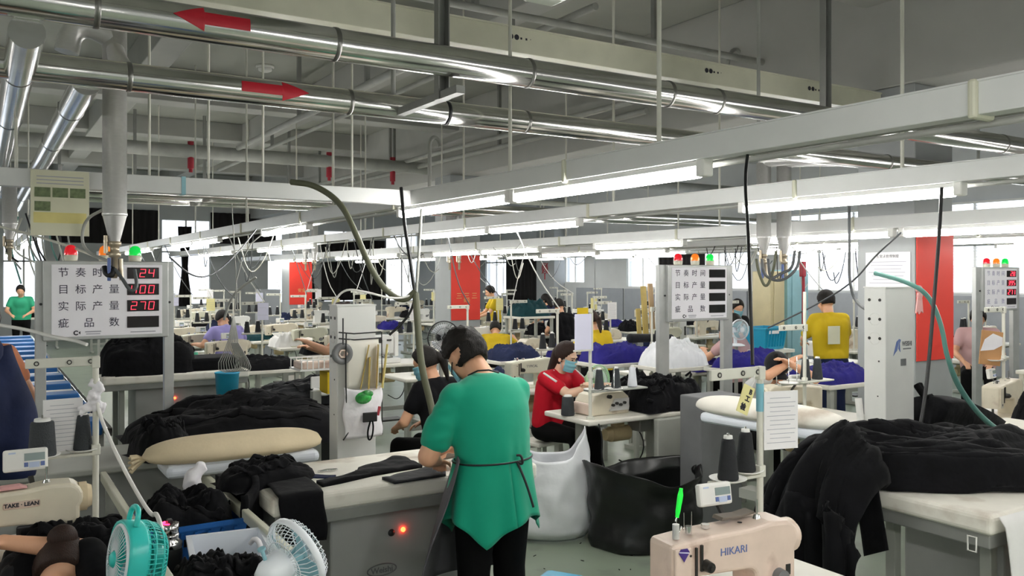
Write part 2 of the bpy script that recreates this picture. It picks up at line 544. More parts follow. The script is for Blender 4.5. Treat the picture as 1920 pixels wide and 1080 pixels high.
# dark curtains and boards on the far walls
def curtain(a, b, z0, z1, along, fixed, label, gather=0.0, m='curtain_dark'):
    mb = MB()
    n = max(6, int((b - a) * 9))
    def fn(u, v):
        w = 1 - gather * (math.sin(PI * v) ** 2)
        mid = (a + b) / 2
        p = mid + (u - .5) * (b - a) * w
        d = -.040 + .033 * math.sin(u * n * PI)
        z = z1 + (z0 - z1) * v
        return (p, fixed + d, z) if along == 'x' else (fixed + d, p, z)
    mb.sheet(fn, n * 4, 10, thick=.006)
    single('curtain', mb, m, label, 'curtain')
curtain(1.7, 4.5, 2.75, 3.75, 'x', Y1, 'long dark pelmet curtain high on the far wall behind the left counting board')
curtain(6.0, 8.0, 2.8, 3.75, 'x', Y1, 'dark pelmet curtain high on the far wall above the purple-shirted worker')
curtain(5.05, 5.45, .9, 3.3, 'x', Y1, 'narrow dark curtain tied in before the bright window left of the grey far wall panel', .55)
curtain(8.75, 9.3, 1.0, 3.2, 'x', Y1, 'dark curtain tied in between far window and first red banner', .4)
curtain(9.5, 11.75, 1.0, 3.0, 'x', Y1, 'wide dark curtain covering the far window between the two distant red banners')
curtain(22.6, 25.1, 1.0, 2.9, 'y', X1, 'wide dark curtain beside the second distant red banner, left of the poster pier')
curtain(15.6, 17.3, 1.5, 2.7, 'y', X1, 'dark curtain on the side wall just left of the middle counting board')
# metal wainscot panels below the side windows
for i in range(7):
    ya = 5.0 + i * 2.3
    mb = MB().box((X1 - .03, ya + 1.13, .74), (.04, 2.22, 1.44), bev=.01)
    structure('trim_%d' % (i + 1), mb, 'locker_grey')
# window blinds
def blinds(a, b, z0, z1, label):
    t = thing('window_blind', label, 'blind', (X1 - .09, (a + b) / 2, z1))
    MB().box((0, 0, .02), (.05, b - a, .04)).build('head_rail', 'white_enamel', t)
    mb = MB()
    n = int((z1 - z0) / .055)
    for i in range(n): mb.box((0, 0, -.04 - i * .055), (.035, b - a - .04, .006), T=None)
    mb.build('slats', 'white_enamel', t)
blinds(10.55, 13.05, 1.5, 3.15, 'white slatted blind in the side window behind the standing yellow-shirted man')
blinds(6.5, 9.95, 1.7, 3.15, 'wide white slatted blind in the side window behind the rightmost counting board')

# pillars with their red banners
def pillar(x, y, name='pillar'):
    return structure(name, MB().box((x, y, 1.8), (.6, .6, 3.598), bev=.012), 'pillar_paint')
def banner(x, y, z0, z1, label, marks):
    t = thing('red_banner', label, 'banner', (x, y - .304, z0))
    MB().box((0, -.006, (z1 - z0) / 2), (.58, .008, z1 - z0), bev=.002).build('cloth', 'banner_red', t)
    for zz, w, s in marks:
        text(s, w, 'lettering', 'gold_print', t, (.02, -.0115, zz))
P3 = (7.52, 4.94); P2 = (7.28, 13.5); P1 = (6.86, 21.3)
for p in (P3, P2, P1): pillar(*p)
pillar(7.5, -2.5)
banner(P3[0], P3[1], 1.06, 2.27, 'tall red banner on the nearest pillar, behind the white box column', [])
banner(P2[0], P2[1], 1.05, 2.19, 'red banner with small gold line on the pillar above the green-shirted worker', [(.42, .12, '三 三 三'), (.34, .07, '安全')])
banner(P1[0], P1[1], 1.1, 2.25, 'small distant red banner on the pillar left of the slim white box column', [(.35, .1, '安全')])
# pier with a knot poster in the far corner of the side wall
structure('pier', MB().box((X1 - .2, 22.2, ZC / 2), (.4, 1.0, ZC - .002), bev=.01), 'pillar_paint')
mb = MB()
for rr in (.16, .10):
    mb.tube([(X1 - .412, 22.2 + rr * math.cos(a), 2.05 + rr * math.sin(a)) for a in [i * PI / 8 for i in range(16)]], .012, 6, closed=True)
for k in (-1, 1): mb.tube([(X1 - .412, 22.2 + k * .16, 2.21), (X1 - .412, 22.2 - k * .16, 1.89)], .014, 6)
mb.tube([(X1 - .412, 22.2, 1.88), (X1 - .412, 22.2, 1.7)], .02, 6)
single('knot_ornament', mb, 'knot_red', 'red knotted ornament hanging on the pier at the far corner', 'ornament')
# notices on the nearest pillar's side face
t = thing('notice_sheet', 'large white printed notice on the nearest pillar above the white box column', 'notice', (P3[0] - .304, P3[1] - .03, 1.72))
MB().box((-.003, 0, .17), (.004, .46, .34)).build('sheet', 'paper', t)
text('五常法管理制度', .034, 'lettering', 'print_black', t, (-.0065, 0, .30), (PI / 2, 0, -PI / 2))
mb = MB()
for i in range(7): mb.box((-.0055, .0 + .01 * (i % 2), .25 - i * .033), (.001, .38 - .05 * (i % 3), .007))
mb.build('printed_lines', 'print_grey', t)
t = thing('pink_bow', 'crumpled pale pink bow hanging at the edge of the nearest red banner', 'bow', (P3[0] - .27, P3[1] - .32, 1.62))
mb = MB()
mb.sph((0, 0, .1), (.05, .02, .035)); mb.sph((.05, 0, .07), (.04, .02, .03)); mb.sph((.01, 0, .04), (.04, .018, .045))
mb.build('bow', 'pink_bow', t)
mb = MB(); mb.prism([(-.05, -.12), (-.02, -.10), (0, -.13), (.03, -.1), (.06, -.12), (.04, .04), (-.02, .04)], .012); mb.build('tails', 'pink_bow', t)

# ============================================================ overhead
def duct(y, z, label, bands, arrow=None, tape=None, r=.076):
    t = thing('steam_duct', label, 'duct', (X0 + .05, y, z))
    L = X1 - X0 - .1
    MB().cyl((0, 0, 0), (L, 0, 0), r, n=40).build('sleeve', 'duct_metal', t)
    for bx in bands:
        MB().lathe([(r, -.012), (r + .003, -.010), (r + .004, 0), (r + .003, .010), (r, .012)], 40, Matrix.Translation((bx - X0 - .05, 0, 0)) @ Matrix.Rotation(PI / 2, 4, 'Y')).build('joint_band', 'band_metal', t)
    if tape is not None:
        MB().lathe([(r, -.012), (r + .004, -.010), (r + .004, .010), (r, .012)], 40, Matrix.Translation((tape - X0 - .05, 0, 0)) @ Matrix.Rotation(PI / 2, 4, 'Y')).build('black_tape', 'black_plastic', t)
    if arrow:
        ax0, ax1, flip, tilt = arrow
        mb = MB()
        N = 24
        def half(s):                    # half height of the arrow at 0..1 from its tip
            return .055 * (s / .40) if s < .40 else .027
        Lw = ax1 - ax0
        sc = sorted(set([i / N for i in range(N + 1)] + [.399, .401]))
        vs, fs = [], []
        for s in sc:
            h = half(s)
            x = (ax0 + s * Lw if not flip else ax1 - s * Lw) - X0 - .05
            for j in range(7):
                a = tilt + (h * (j / 3 - 1)) / r
                vs.append((x, -(r + .0025) * math.cos(a), (r + .0025) * math.sin(a)))
        for i in range(len(sc) - 1):
            for j in range(6):
                q = [i * 7 + j, i * 7 + j + 1, (i + 1) * 7 + j + 1, (i + 1) * 7 + j]
                fs.append(q if flip else q[::-1])
        mb.add(vs, fs, True)
        mb.build('arrow', 'red_paint', t)
    return t
def dx(px, y): return ony(px, 0, y).x
YD1, ZD1, YD2, ZD2 = 3.82, 2.925, 4.55, 2.82
duct(YD1, ZD1, 'long silver overhead duct carrying the red arrow that points left', [dx(p, YD1) for p in (180, 627, 988, 1250, 1342, 1876)] + [-1.2], (dx(318, YD1), dx(461, YD1), False, .12))
duct(YD2, ZD2, 'long silver overhead duct carrying the red arrow that points right', [dx(p, YD2) for p in (241, 653, 984, 1340, 1660)] + [-1.0], (dx(447, YD2), dx(572, YD2), True, .10), dx(835, YD2), .070)
for y, side in ((11.9, 'nearer'), (12.7, 'farther')):
    t = thing('steam_duct', '%s of the two distant silver ducts crossing above the middle rows' % side, 'duct', (X0 + .05, y, 2.9))
    MB().cyl((0, 0, 0), (X1 - X0 - .1, 0, 0), .076, n=20).build('sleeve', 'duct_metal', t)
# branch ducts running away to the left rear
def branch(x, y0, y1, z, label):
    t = thing('branch_duct', label, 'duct', (x, y0, z))
    MB().cyl((0, 0, 0), (0, y1 - y0, 0), .066, n=28).build('sleeve', 'duct_metal', t)
    for yy in (.8, 2.2, 4.6, 7): MB().lathe([(.066, -.01), (.069, 0), (.066, .01)], 28, Matrix.Translation((0, yy, 0)) @ Matrix.Rotation(PI / 2, 4, 'X')).build('joint_band', 'band_metal', t)
branch(.16, YD1 + .02, 13.5, 2.80, 'outer silver branch duct running away at the left edge')
branch(.44, YD2 + .02, 13.5, 2.78, 'inner silver branch duct running away under the left-pointing ducts')

def drop_pipe(px, y, z_top, z_cone, label, elbow=False, dy=0.0, valves=True):
    x = dx(px, y)
    t = thing('drop_pipe', label, 'pipe', (x, y, z_cone - .35))
    r = .064
    zt = z_top - (z_cone - .35)
    MB().lathe([(0, zt), (r, zt), (r, .35), (r + .003, .345), (r + .003, .335), (r, .33)], 28).build('sleeve', 'aluminium', t)
    MB().lathe([(r, .345), (r * .98, .33), (.028, .19), (.028, .18)], 28).build('cone', 'cone_metal', t)
    mb = MB()
    mb.lathe([(.02, .19), (.034, .185), (.034, .165), (.024, .16), (.024, .13), (.032, .125), (.032, .10), (.018, .095), (.018, 0), (.012, -.02), (0, -.02)], 16)
    mb.cyl((-.045, 0, .12), (-.045, 0, .22), .012, n=10); mb.cyl((-.045, 0, .12), (0, 0, .12), .010, n=10)
    mb.build('valve', 'brass', t)
    if valves:
        mb = MB()
        mb.box((-.03, -.01, .03), (.018, .02, .13), bev=.004)
        mb.build('lever', 'key_blue', t)
        mb = MB()
        mb.tube([(.03, 0, .09), (.032, 0, .02), (.035, -.01, -.03)], .012, 8); mb.build('outlet', 'brass', t)
    if not elbow and y < 8:
        MB().tube([(0, 0, zt - .02), (0, -.01, zt + .03), (0, YD2 - y + .06, ZD2 - (z_cone - .35))], .055, 16, smooth_pts=2).build('elbow', 'aluminium', t)
    if elbow:
        MB().tube([(0, 0, zt - .10), (0, -.12, zt - .2), (0, YD2 - y + .05, ZD2 - (z_cone - .35))], .05, 14, smooth_pts=1).build('branch', 'aluminium', t)
        mb = MB()
        mb.tube([(-.24, 0, zt - .16), (-.22, 0, zt - .05), (-.15, 0, zt + .0), (-.07, 0, zt - .02), (0, 0, zt - .06)], .062, 18, smooth_pts=1)
        mb.build('elbow', 'aluminium', t)
    return t
drop_pipe(215, 5.26, 3.23, 2.20, 'thick silver drop pipe with brass valves before the left counting board', elbow=True)
for (p, y, l) in ((1432, 5.36, 'left one of the paired silver drop pipes right of the middle counting board'), (1470, 5.28, 'right one of the paired silver drop pipes right of the middle counting board'),
               (843, 12.75, 'left one of the small distant drop pipes at the middle red banner'), (861, 12.7, 'right one of the small distant drop pipes at the middle red banner'),
               (573, 16.2, 'left one of the tiny drop pipes above the farthest red banner'), (590, 16.1, 'right one of the tiny drop pipes above the farthest red banner')):
    drop_pipe(p, y, 2.86, 2.20 if y < 8 else 2.30, l, valves=y < 8)
drop_pipe(18, 9.5, 2.76, 2.35, 'slender drop pipe at the far left edge behind the paper chart', valves=False)

# hangers of the ducts
HB = ['first steel channel hanger left of the frame', 'steel channel hanger of the ducts near the middle of the hall', 'steel channel hanger of the ducts behind the nearest light trunk', 'steel channel hanger of the ducts above the white box column']
for x, l in zip((-1.05, 2.06, 5.14, 8.2), HB):
    if x < 0: continue
    t = thing('duct_hanger', l, 'hanger', (x, YD1 + .17, ZD1 - .16))
    h = ZC - (ZD1 - .16)
    mb = MB(); mb.box((-.03, 0, h / 2), (.006, .05, h)); mb.box((.03, 0, h / 2), (.006, .05, h)); mb.box((0, .022, h / 2), (.06, .006, h))
    mb.build('channel', 'grey_steel', t)
    MB().box((0, .22, .02), (.05, .85, .04)).build('arm', 'grey_steel', t)
    MB().cyl((0, .62, .02), (0, .62, h), .014, n=10).build('rod', 'pipe_grey', t)
# cable tray
t = thing('cable_tray', 'pale green metal cable tray with black stamped marks above the left-arrow duct', 'cable tray', (X0, 5.0, 3.36))
TL = 7.1 - X0
mb = MB(); mb.box((TL / 2, 0, .085), (TL, .2, .17), bev=.004); mb.build('tray', 'sage_cream', t)
mb = MB(); mb.box((TL / 2, -.003, .17), (TL, .215, .012)); mb.build('lid', 'sage_cream', t)
for px in (450, 960, 1320, 1510): text('●●▪ ▪ ·', .05, 'lettering', 'print_black', t, (dx(px, 5.0) - X0, -.1015, .10))
# sprinkler pipes
def pipe_run(a, b, r, label, name='sprinkler_pipe', m='pipe_grey', hang=(), collars=()):
    t = thing(name, label, 'pipe', a)
    d = Vector(b) - Vector(a)
    MB().cyl((0, 0, 0), d, r, n=14).build('pipe', m, t)
    for s in hang:
        p = d * s
        MB().box((p.x, p.y, p.z + (ZC - a[2]) / 2 - r * .2), (.05, .05, ZC - a[2] - r)).build('hanger', 'grey_steel', t)
    for s in collars:
        p = d * s
        mb = MB(); mb.cyl((p.x, p.y, p.z - .28), (p.x, p.y, p.z + r + .05), .05, n=12); mb.cyl((p.x, p.y, p.z - .34), (p.x, p.y, p.z - .28), .03, n=10)
        mb.build('valve', 'valve_red', t)
    return t
pipe_run((X0 + .1, 6.4, 4.15), (X1 - .1, 6.4, 4.15), .034, 'grey sprinkler pipe crossing below the nearest ceiling bay', hang=(.42, .52, .62, .72))
pipe_run((4.62, 6.0, 4.22), (4.62, 20, 4.22), .034, 'grey sprinkler pipe running away from the smoke detector at top middle', hang=(.1, .4, .7))
pipe_run((8.2, 4.0, 4.1), (8.2, 20, 4.1), .034, 'grey sprinkler pipe running away at the upper right', hang=(.15, .3, .6))
pipe_run((3.65, 6.5, 3.95), (3.65, 14.4, 3.95), .045, 'slanting grey pipe left of the middle joining the valve main', hang=(.3, .6))
pipe_run((6.72, 8.0, 3.95), (6.72, 22, 3.95), .04, 'upper one of twin grey pipes behind the right-arrow duct', hang=(.2, .5, .8))
pipe_run((6.95, 8.0, 3.86), (6.95, 22, 3.86), .04, 'lower one of twin grey pipes behind the right-arrow duct', hang=(.25, .55))
pipe_run((X0 + .1, 14.5, 3.85), (X1 - .1, 14.5, 3.85), .11, 'thick grey main pipe with red valves across the far ceiling', collars=(.335, .385, .50, .56))
pipe_run((X0 + .1, 16.8, 3.55), (X1 - .1, 16.8, 3.55), .06, 'white pipe across the far ceiling below the valve main', m='rod_white', hang=(.3, .36, .42, .5))
for (px, py, l) in ((966, 4, 'round white smoke detector at the top middle of the ceiling'), (1514, 104, 'round white smoke detector beside the right steel channel'),
                 (283, 97, 'white smoke detector between the two silver ducts at left'), (497, 127, 'white smoke detector right of the left-arrow duct arrow')):
    p = onz(px, py, ZC - .03)
    t = thing('smoke_detector', l, 'detector', (p.x, p.y, ZC))
    MB().lathe([(0, -.0), (.13, 0), (.13, -.03), (.11, -.04)], 24).build('base', 'light_plastic', t)
    MB().lathe([(.10, -.04), (.095, -.075), (.05, -.095), (0, -.1)], 24).build('sensor_dome', 'light_plastic', t)
# loops of conduit under the ceiling
for px, py, l in ((1380, 128, 'grey looped conduit arching up beside the steel channel at right'), (815, 275, 'small grey looped conduit above the end of the twin pipes')):
    p = ray(px, py, 9.5)
    s = .16 if px > 1000 else .08
    mb = MB(); mb.tube([(p.x + s * .8 * math.cos(a), p.y, p.z + s * 1.3 * math.sin(a)) for a in [PI * i / 12 for i in range(13)]] + [(p.x - s * .8, p.y, p.z - .45)], .022, 8)
    single('conduit_loop', mb, 'pipe_grey', l, 'conduit')

# ------------------------------------------------------------ light trunks
ZT = 2.35
def proto_lamp(glow='tube_glow'):
    L = 1.52
    t = thing('fluorescent_lamp', 'x', 'lamp', (0, 0, ZT))
    MB().box((0, 0, -.014), (.05, L, .026), bev=.004).build('housing', 'white_enamel', t)
    MB().cyl((0, -L / 2 + .02, -.052), (0, L / 2 - .02, -.054), .025, n=14).build('tube', glow, t)
    for s in (-1, 1):
        MB().box((0, s * (L / 2 + .012), -.034), (.062, .05, .078), bev=.008).build('end_socket', 'light_plastic', t)
    return t
LAMPS = {}
def lamp(x, y, label, group=None, zt=ZT):
    glow = 'tube_glow' if -3 < x < 6 else 'tube_glow_dimmed'
    if glow not in LAMPS:
        t = LAMPS[glow] = proto_lamp(glow)
        t.location = (x, y, zt); tag(t, label, None, group)
        return t
    return dup(LAMPS[glow], (x, y, zt), 0, label, group)
ORD = ['first', 'second', 'third', 'fourth', 'fifth', 'sixth', 'seventh', 'eighth', 'ninth', 'tenth', 'eleventh', 'twelfth']
def trunk(x, y0, y1, label, lamps, rods, row, zt=ZT):
    t = thing('lighting_trunk', label, 'light trunk', (x, y0, zt))
    mb = MB()
    mb.box((0, (y1 - y0) / 2, .052), (.075, y1 - y0, .104), bev=.004)
    mb.box((0, (y1 - y0) / 2, .106), (.085, y1 - y0, .006))
    mb.build('channel', 'trunk_white', t)
    mb = MB()
    mb.cyl((.10, 0, -.01), (.10, y1 - y0, -.01), .013, n=10)
    mb.cyl((.13, 0, .02), (.13, y1 - y0, .02), .009, n=8)
    mb.build('conduit', 'pipe_grey', t)
    y = y0 + .6
    while y < y1:
        MB().box((.004, y - y0, .05), (.115, .03, .125), bev=.01).build('bracket', 'sage_cream', t)
        y += 2.2
    for ry in rods:
        MB().cyl((0, ry - y0, .10), (0, ry - y0, ZC - zt), .011, n=10).build('rod', 'rod_white', t)
    vis = 0
    for ly in lamps:
        if ly > 1.4:
            lamp(x, ly, '%s fluorescent lamp from the near end on the %s' % (ORD[min(vis, 11)], row), 'lamps on the ' + row, zt); vis += 1
        else:
            lamp(x, ly, 'fluorescent lamp out of view on the %s' % row, 'lamps out of view on the ' + row, zt)
    return t
trunk(2.68, -3.5, 25, 'white light trunk nearest the viewer, sweeping from upper right to the middle', [-2.4, -.8, .52, 3.48, 5.08, 8.72, 12.3, 13.9, 17.5, 19.1, 22.5], (3.0, 4.31, 7.3, 10.2, 13, 16, 19, 22), 'nearest light trunk')
trunk(4.5, -3.5, 25, 'second white light trunk from the viewer, passing over the red-shirted worker', [-2.4, -.4, 3.4, 6.85, 8.45, 13.85, 15.5, 19, 20.6], (2.97, 5.6, 8.2, 11, 14, 17, 20), 'second light trunk')
trunk(6.45, -2.5, 25, 'third white light trunk from the viewer, passing in front of the nearest pillar', [-.9, .8, 3.48, 5.12, 7.6, 10.4, 12.0, 15.0, 16.6, 19.3, 21], (2.5, 6.3, 9, 12.5, 16, 20), 'third light trunk', 2.235)
trunk(8.4, -2.5, 25, 'fourth white light trunk, beginning right of the nearest pillar', [-1, .8, 2.6, 4.75, 6.4, 10.0, 11.65, 15.2, 16.8, 20.4], (2.6, 5.9, 9, 12.5, 16, 20), 'fourth light trunk', 2.235)
trunk(10.3, -1.5, 25, 'fifth white light trunk beyond the nearest pillar', [2.2, 3.85, 7.0, 8.6, 12.3, 13.9, 17.5, 20], (5, 9, 13, 17, 21), 'fifth light trunk')
trunk(12.2, -.5, 25, 'sixth white light trunk near the side windows', [4.0, 5.6, 8.4, 10.0, 13.6, 15.2, 19, 21], (6, 10, 14, 18, 22), 'sixth light trunk')
trunk(14.0, 0.5, 25, 'last white light trunk, closest to the side windows', [5.2, 6.8, 10.2, 11.8, 15.8, 17.4, 20.4], (7, 11, 15, 19), 'last light trunk')
trunk(.6, 12.2, 25, 'far left white light trunk behind the left counting board', [13.4, 15, 18.4, 20, 23], (14, 18, 22), 'far left light trunk')
trunk(.75, -3.6, 1.15, 'added white light trunk, out of view overhead, brightening the left foreground', [-2.6, -1.0, .33], (-2, .5), 'added light trunk overhead')  # added unseen row that brightens the left foreground and the board faces
trunk(-2.6, -3.0, 24, 'white light trunk left of the view', [-1.5, 1, 4, 7.5, 11, 14.5, 18], (2, 8, 14), 'trunk left of the view')
# cross trunk at left
t = thing('cross_trunk', 'white cable trunk crossing behind the thick drop pipe at left', 'cable trunk', (X0 + .2, 5.6, ZT))
L = 2.68 - X0 - .26
mb = MB(); mb.box((L / 2, 0, .052), (L, .075, .104), bev=.004); mb.build('channel', 'trunk_white', t)
for px in (280, 391, 493, 660, 30): MB().cyl((dx(px, 5.6) - X0 - .2, 0, .1), (dx(px, 5.6) - X0 - .2, 0, ZC - ZT), .008, n=8).build('rod', 'rod_white', t)
MB().box((dx(342, 5.6) - X0 - .2, 0, .052), (.025, .083, .112)).build('blue_tie', 'sheet_cyan', t)
# ============================================================ repeated kinds
BUILD, PROTO = {}, {}
def use(key, loc, rz, label, group=None):
    if key not in PROTO:
        t = BUILD[key]()
        PROTO[key] = t
        t.location = loc; t.rotation_euler = (0, 0, rz)
        t['label'] = label
        if group: t['group'] = group
        return t
    return dup(PROTO[key], loc, rz, label, group)
def arc(cx, cz, r, a0, a1, n=5):
    return [(cx + r * math.cos(R(a0 + (a1 - a0) * i / n)), cz + r * math.sin(R(a0 + (a1 - a0) * i / n))) for i in range(n + 1)]
def control_panel(t, x, y, z, m='light_plastic', tilt=.15, w=.135, h=.075):
    """a small keypad box on a bracket; returns the box"""
    T = Matrix.Translation((x, y, z)) @ Matrix.Rotation(-tilt, 4, 'X')
    mb = MB(); mb.box((0, 0, 0), (w, .028, h), bev=.008, T=T)
    p = mb.build('control_panel', m, t)
    MB().box((w * .2, -.0145, h * .12), (w * .46, .003, h * .34), T=T).build('screen', 'screen_grey', p)
    mb = MB()
    mb.box((w * .01, -.0145, -h * .22), (w * .09, .003, h * .2), T=T); mb.box((w * .38, -.0145, -h * .22), (w * .09, .003, h * .2), T=T)
    mb.build('keys', 'key_blue', p)
    mb = MB()
    mb.box((w * .19, -.0145, -h * .24), (w * .24, .003, h * .25), T=T); mb.box((-w * .3, -.0145, h * .34), (w * .16, .002, h * .07), T=T)
    mb.build('key_print', 'panel_print', p)
    MB().bar((x + .02, y + .01, z - h * .4), (x + .03, y - .03, z - h * .5 - .05), .018, .01).build('panel_bracket', 'dark_metal', t)
    return p
def sewing_machine(m='cream_enamel', logo='', logo_m='print_black', panel=True, wheel='cream_enamel', hole=True, name='sewing_machine'):
    t = thing(name, 'x', 'sewing machine')
    prof = [(-.250, .085)] + arc(-.232, .232, .018, 180, 100, 3) + [(-.10, .262), (.06, .266), (.14, .276)] + arc(.195, .216, .058, 95, -20, 6) + [(.240, .18), (.240, 0), (.075, 0), (.075, .085)] + arc(.045, .105, .03, 0, 90, 4) + [(-.135, .140), (-.150, .125), (-.160, .085)]
    mb = MB(); mb.prism(prof, .125, bev=.014, seg=3)
    mb.build('casting', m, t)
    MB().box((-.02, 0, .006), (.52, .178, .014), bev=.004).build('bed', m, t)
    mb = MB(); mb.box((-.213, -.066, .165), (.062, .012, .15), bev=.005); mb.build('face_plate', m, t)
    mb = MB()
    mb.cyl((.240, 0, .205), (.268, 0, .205), .055, n=24); mb.cyl((.268, 0, .205), (.285, 0, .205), .048, .040, n=24)
    mb.build('handwheel', wheel, t)
    mb = MB()
    mb.cyl((-.205, 0, .10), (-.205, 0, .035), .006, n=8); mb.cyl((-.205, 0, .035), (-.205, 0, .012), .002, n=6); mb.cyl((-.188, 0, .11), (-.188, 0, .03), .006, n=8); mb.box((-.2, -.006, .018), (.016, .045, .006))
    mb.build('needle_bar', 'chrome', t)
    mb = MB()
    mb.cyl((-.125, -.064, .175), (-.125, -.092, .175), .019, .016, n=16); mb.cyl((-.125, -.092, .175), (-.125, -.1, .175), .008, n=10)
    mb.box((-.162, -.066, .18), (.006, .008, .11)); mb.box((-.142, -.066, .2), (.008, .008, .08))
    mb.build('tension_unit', 'dark_metal', t)
    mb = MB()
    mb.cyl((-.15, -.01, .262), (-.15, -.01, .285), .011, n=12); mb.cyl((-.07, .01, .264), (-.07, .01, .276), .014, n=12)
    mb.tube([(-.18, 0, .262), (-.17, 0, .283), (-.155, .01, .268)], .003, 6)
    mb.build('thread_guides', 'chrome', t)
    mb = MB(); mb.cyl((.13, 0, .27), (.13, 0, .285), .016, .010, n=12); mb.cyl((.13, 0, .285), (.13, 0, .335), .004, n=8)
    mb.build('spool_pin', 'chrome', t)
    mb = MB(); mb.cyl((.165, -.062, .1), (.165, -.088, .1), .026, .024, n=20); mb.cyl((.165, -.088, .1), (.165, -.0895, .1), .007, n=10)
    mb.build('stitch_dial', 'grey_plastic', t)
    if hole:
        mb = MB(); mb.cyl((-.215, -.0725, .115), (-.215, -.0735, .115), .009, n=14); mb.cyl((-.188, -.0725, .215), (-.188, -.0735, .215), .004, n=10); mb.box((.205, -.0635, .115), (.018, .003, .034)); mb.cyl((.06, .0, .2675), (.06, .0, .269), .008, n=10)
        mb.build('openings', 'dark_metal', t)
    if logo: text(logo, .034, 'logo', logo_m, t, (-.015, -.0632, .205))
    if panel: control_panel(t, .02, .085, .315)
    return t
BUILD['machine_cream'] = lambda: sewing_machine('cream_enamel')
BUILD['machine_sage'] = lambda: sewing_machine('sage_cream', wheel='sage_cream')
BUILD['machine_white'] = lambda: sewing_machine('white_enamel', wheel='grey_plastic', panel=False)
def overlock():
    t = thing('overlock_machine', 'x', 'overlock machine')
    MB().prism([(-.15, 0), (.14, 0), (.15, .05), (.14, .13), (.10, .17), (-.06, .175), (-.12, .15), (-.15, .10)], .20, bev=.012).build('casting', 'cream_enamel', t)
    mb = MB(); mb.prism([(-.02, .03), (.13, .03), (.13, .12), (.02, .12)], .02, T=Matrix.Translation((0, -.105, 0))); mb.build('front_cover', 'aluminium', t)
    mb = MB()
    for i in range(4): mb.cyl((.0 + i * .03, -.115, .075 + .012 * (i % 2)), (.0 + i * .03, -.128, .075 + .012 * (i % 2)), .011, n=12)
    mb.cyl((-.02, -.1, .14), (-.02, -.12, .14), .015, n=12)
    mb.build('tension_knobs', 'dark_metal', t)
    mb = MB(); mb.box((-.13, .0, .05), (.07, .19, .09), bev=.012); mb.build('side_cover', 'pink_cream', t)
    mb = MB(); mb.cyl((.15, .02, .09), (.175, .02, .09), .045, n=20); mb.build('handwheel', 'dark_metal', t)
    mb = MB(); mb.cyl((.04, 0, .17), (.04, 0, .215), .008, n=8); mb.box((.03, -.004, .2), (.16, .01, .012)); mb.build('thread_guide', 'chrome', t)
    mb = MB(); mb.cyl((-.05, 0, .165), (-.05, 0, .2), .006, n=8); mb.build('guide_post', 'chrome', t)
    return t
BUILD['overlock'] = overlock
def button_machine():
    """tall grey bartack / button machine with a round motor"""
    t = thing('bartack_machine', 'x', 'sewing machine')
    MB().box((0, .05, .03), (.30, .36, .06), bev=.01).build('base', 'white_enamel', t)
    MB().prism([(-.13, .10), (.13, .10), (.13, .30), (.10, .33), (-.11, .33), (-.13, .30)], .16, bev=.014, T=Matrix.Translation((0, .10, 0))).build('head', 'white_enamel', t)
    MB().box((.155, .08, .22), (.05, .16, .30), bev=.008).build('side_motor', 'light_plastic', t)
    mb = MB(); mb.cyl((-.06, .018, .265), (-.06, .008, .265), .028, n=18); mb.box((.06, .016, .27), (.06, .008, .018)); mb.cyl((-.10, .018, .13), (-.1, .01, .13), .012, n=10)
    mb.build('knobs', 'dark_metal', t)
    mb = MB(); mb.tube([(-.05, 0, .1), (0, -.05, .09), (.03, -.04, .14), (.0, -.02, .17)], .01, 8); mb.box((0, -.06, .075), (.12, .08, .012))
    mb.build('clamp', 'chrome', t)
    return t
BUILD['bartack'] = button_machine
def sewing_table(w=1.1, d=.58, edge='tabletop', top='tabletop', h=.78, motor=True, legx=.36):
    t = thing('sewing_table', 'x', 'sewing table')
    mb = MB()
    mb.box((0, 0, h - .02), (w, d, .04), bev=.012, seg=2)
    mb.build('tabletop', top, t)
    if edge != 'tabletop': MB().box((0, -d / 2 - .003, h - .022), (w - .03, .012, .034), bev=.003).build('wood_edge', edge, t)
    for s in (-1, 1):
        mb = MB()
        mb.box((s * legx, .06, h / 2 - .0), (.05, .085, h - .08), bev=.006)
        mb.box((s * legx, 0, .03), (.055, d * .92, .05), bev=.008)
        mb.box((s * legx, 0, h - .055), (.05, d * .8, .03), bev=.004)
        mb.build('leg', 'leg_grey', t)
    MB().box((0, .06, .2), (legx * 2, .03, .05)).build('crossbar', 'leg_grey', t)
    if motor:
        mb = MB(); mb.cyl((-.06, .08, h - .2), (.12, .08, h - .2), .062, n=20); mb.cyl((-.11, .08, h - .2), (-.06, .08, h - .2), .045, .06, n=20); mb.box((.02, .08, h - .1), (.10, .05, .12))
        mb.build('motor', 'motor_tan', t)
        MB().box((.22, .05, h - .12), (.12, .16, .14), bev=.01).build('control_box', 'grey_steel', t)
        MB().box((0, -.08, .09), (.30, .20, .02), bev=.004).build('treadle', 'dark_metal', t)
        mb = MB(); mb.tube([(.18, .1, h - .1), (.26, .0, h - .3), (.18, .06, h - .5), (.05, .1, h - .42)], .006, 6, smooth_pts=2); mb.build('cable', 'cable_black', t)
    return t
BUILD['table'] = sewing_table
BUILD['table_wood'] = lambda: sewing_table(edge='wood_edge')
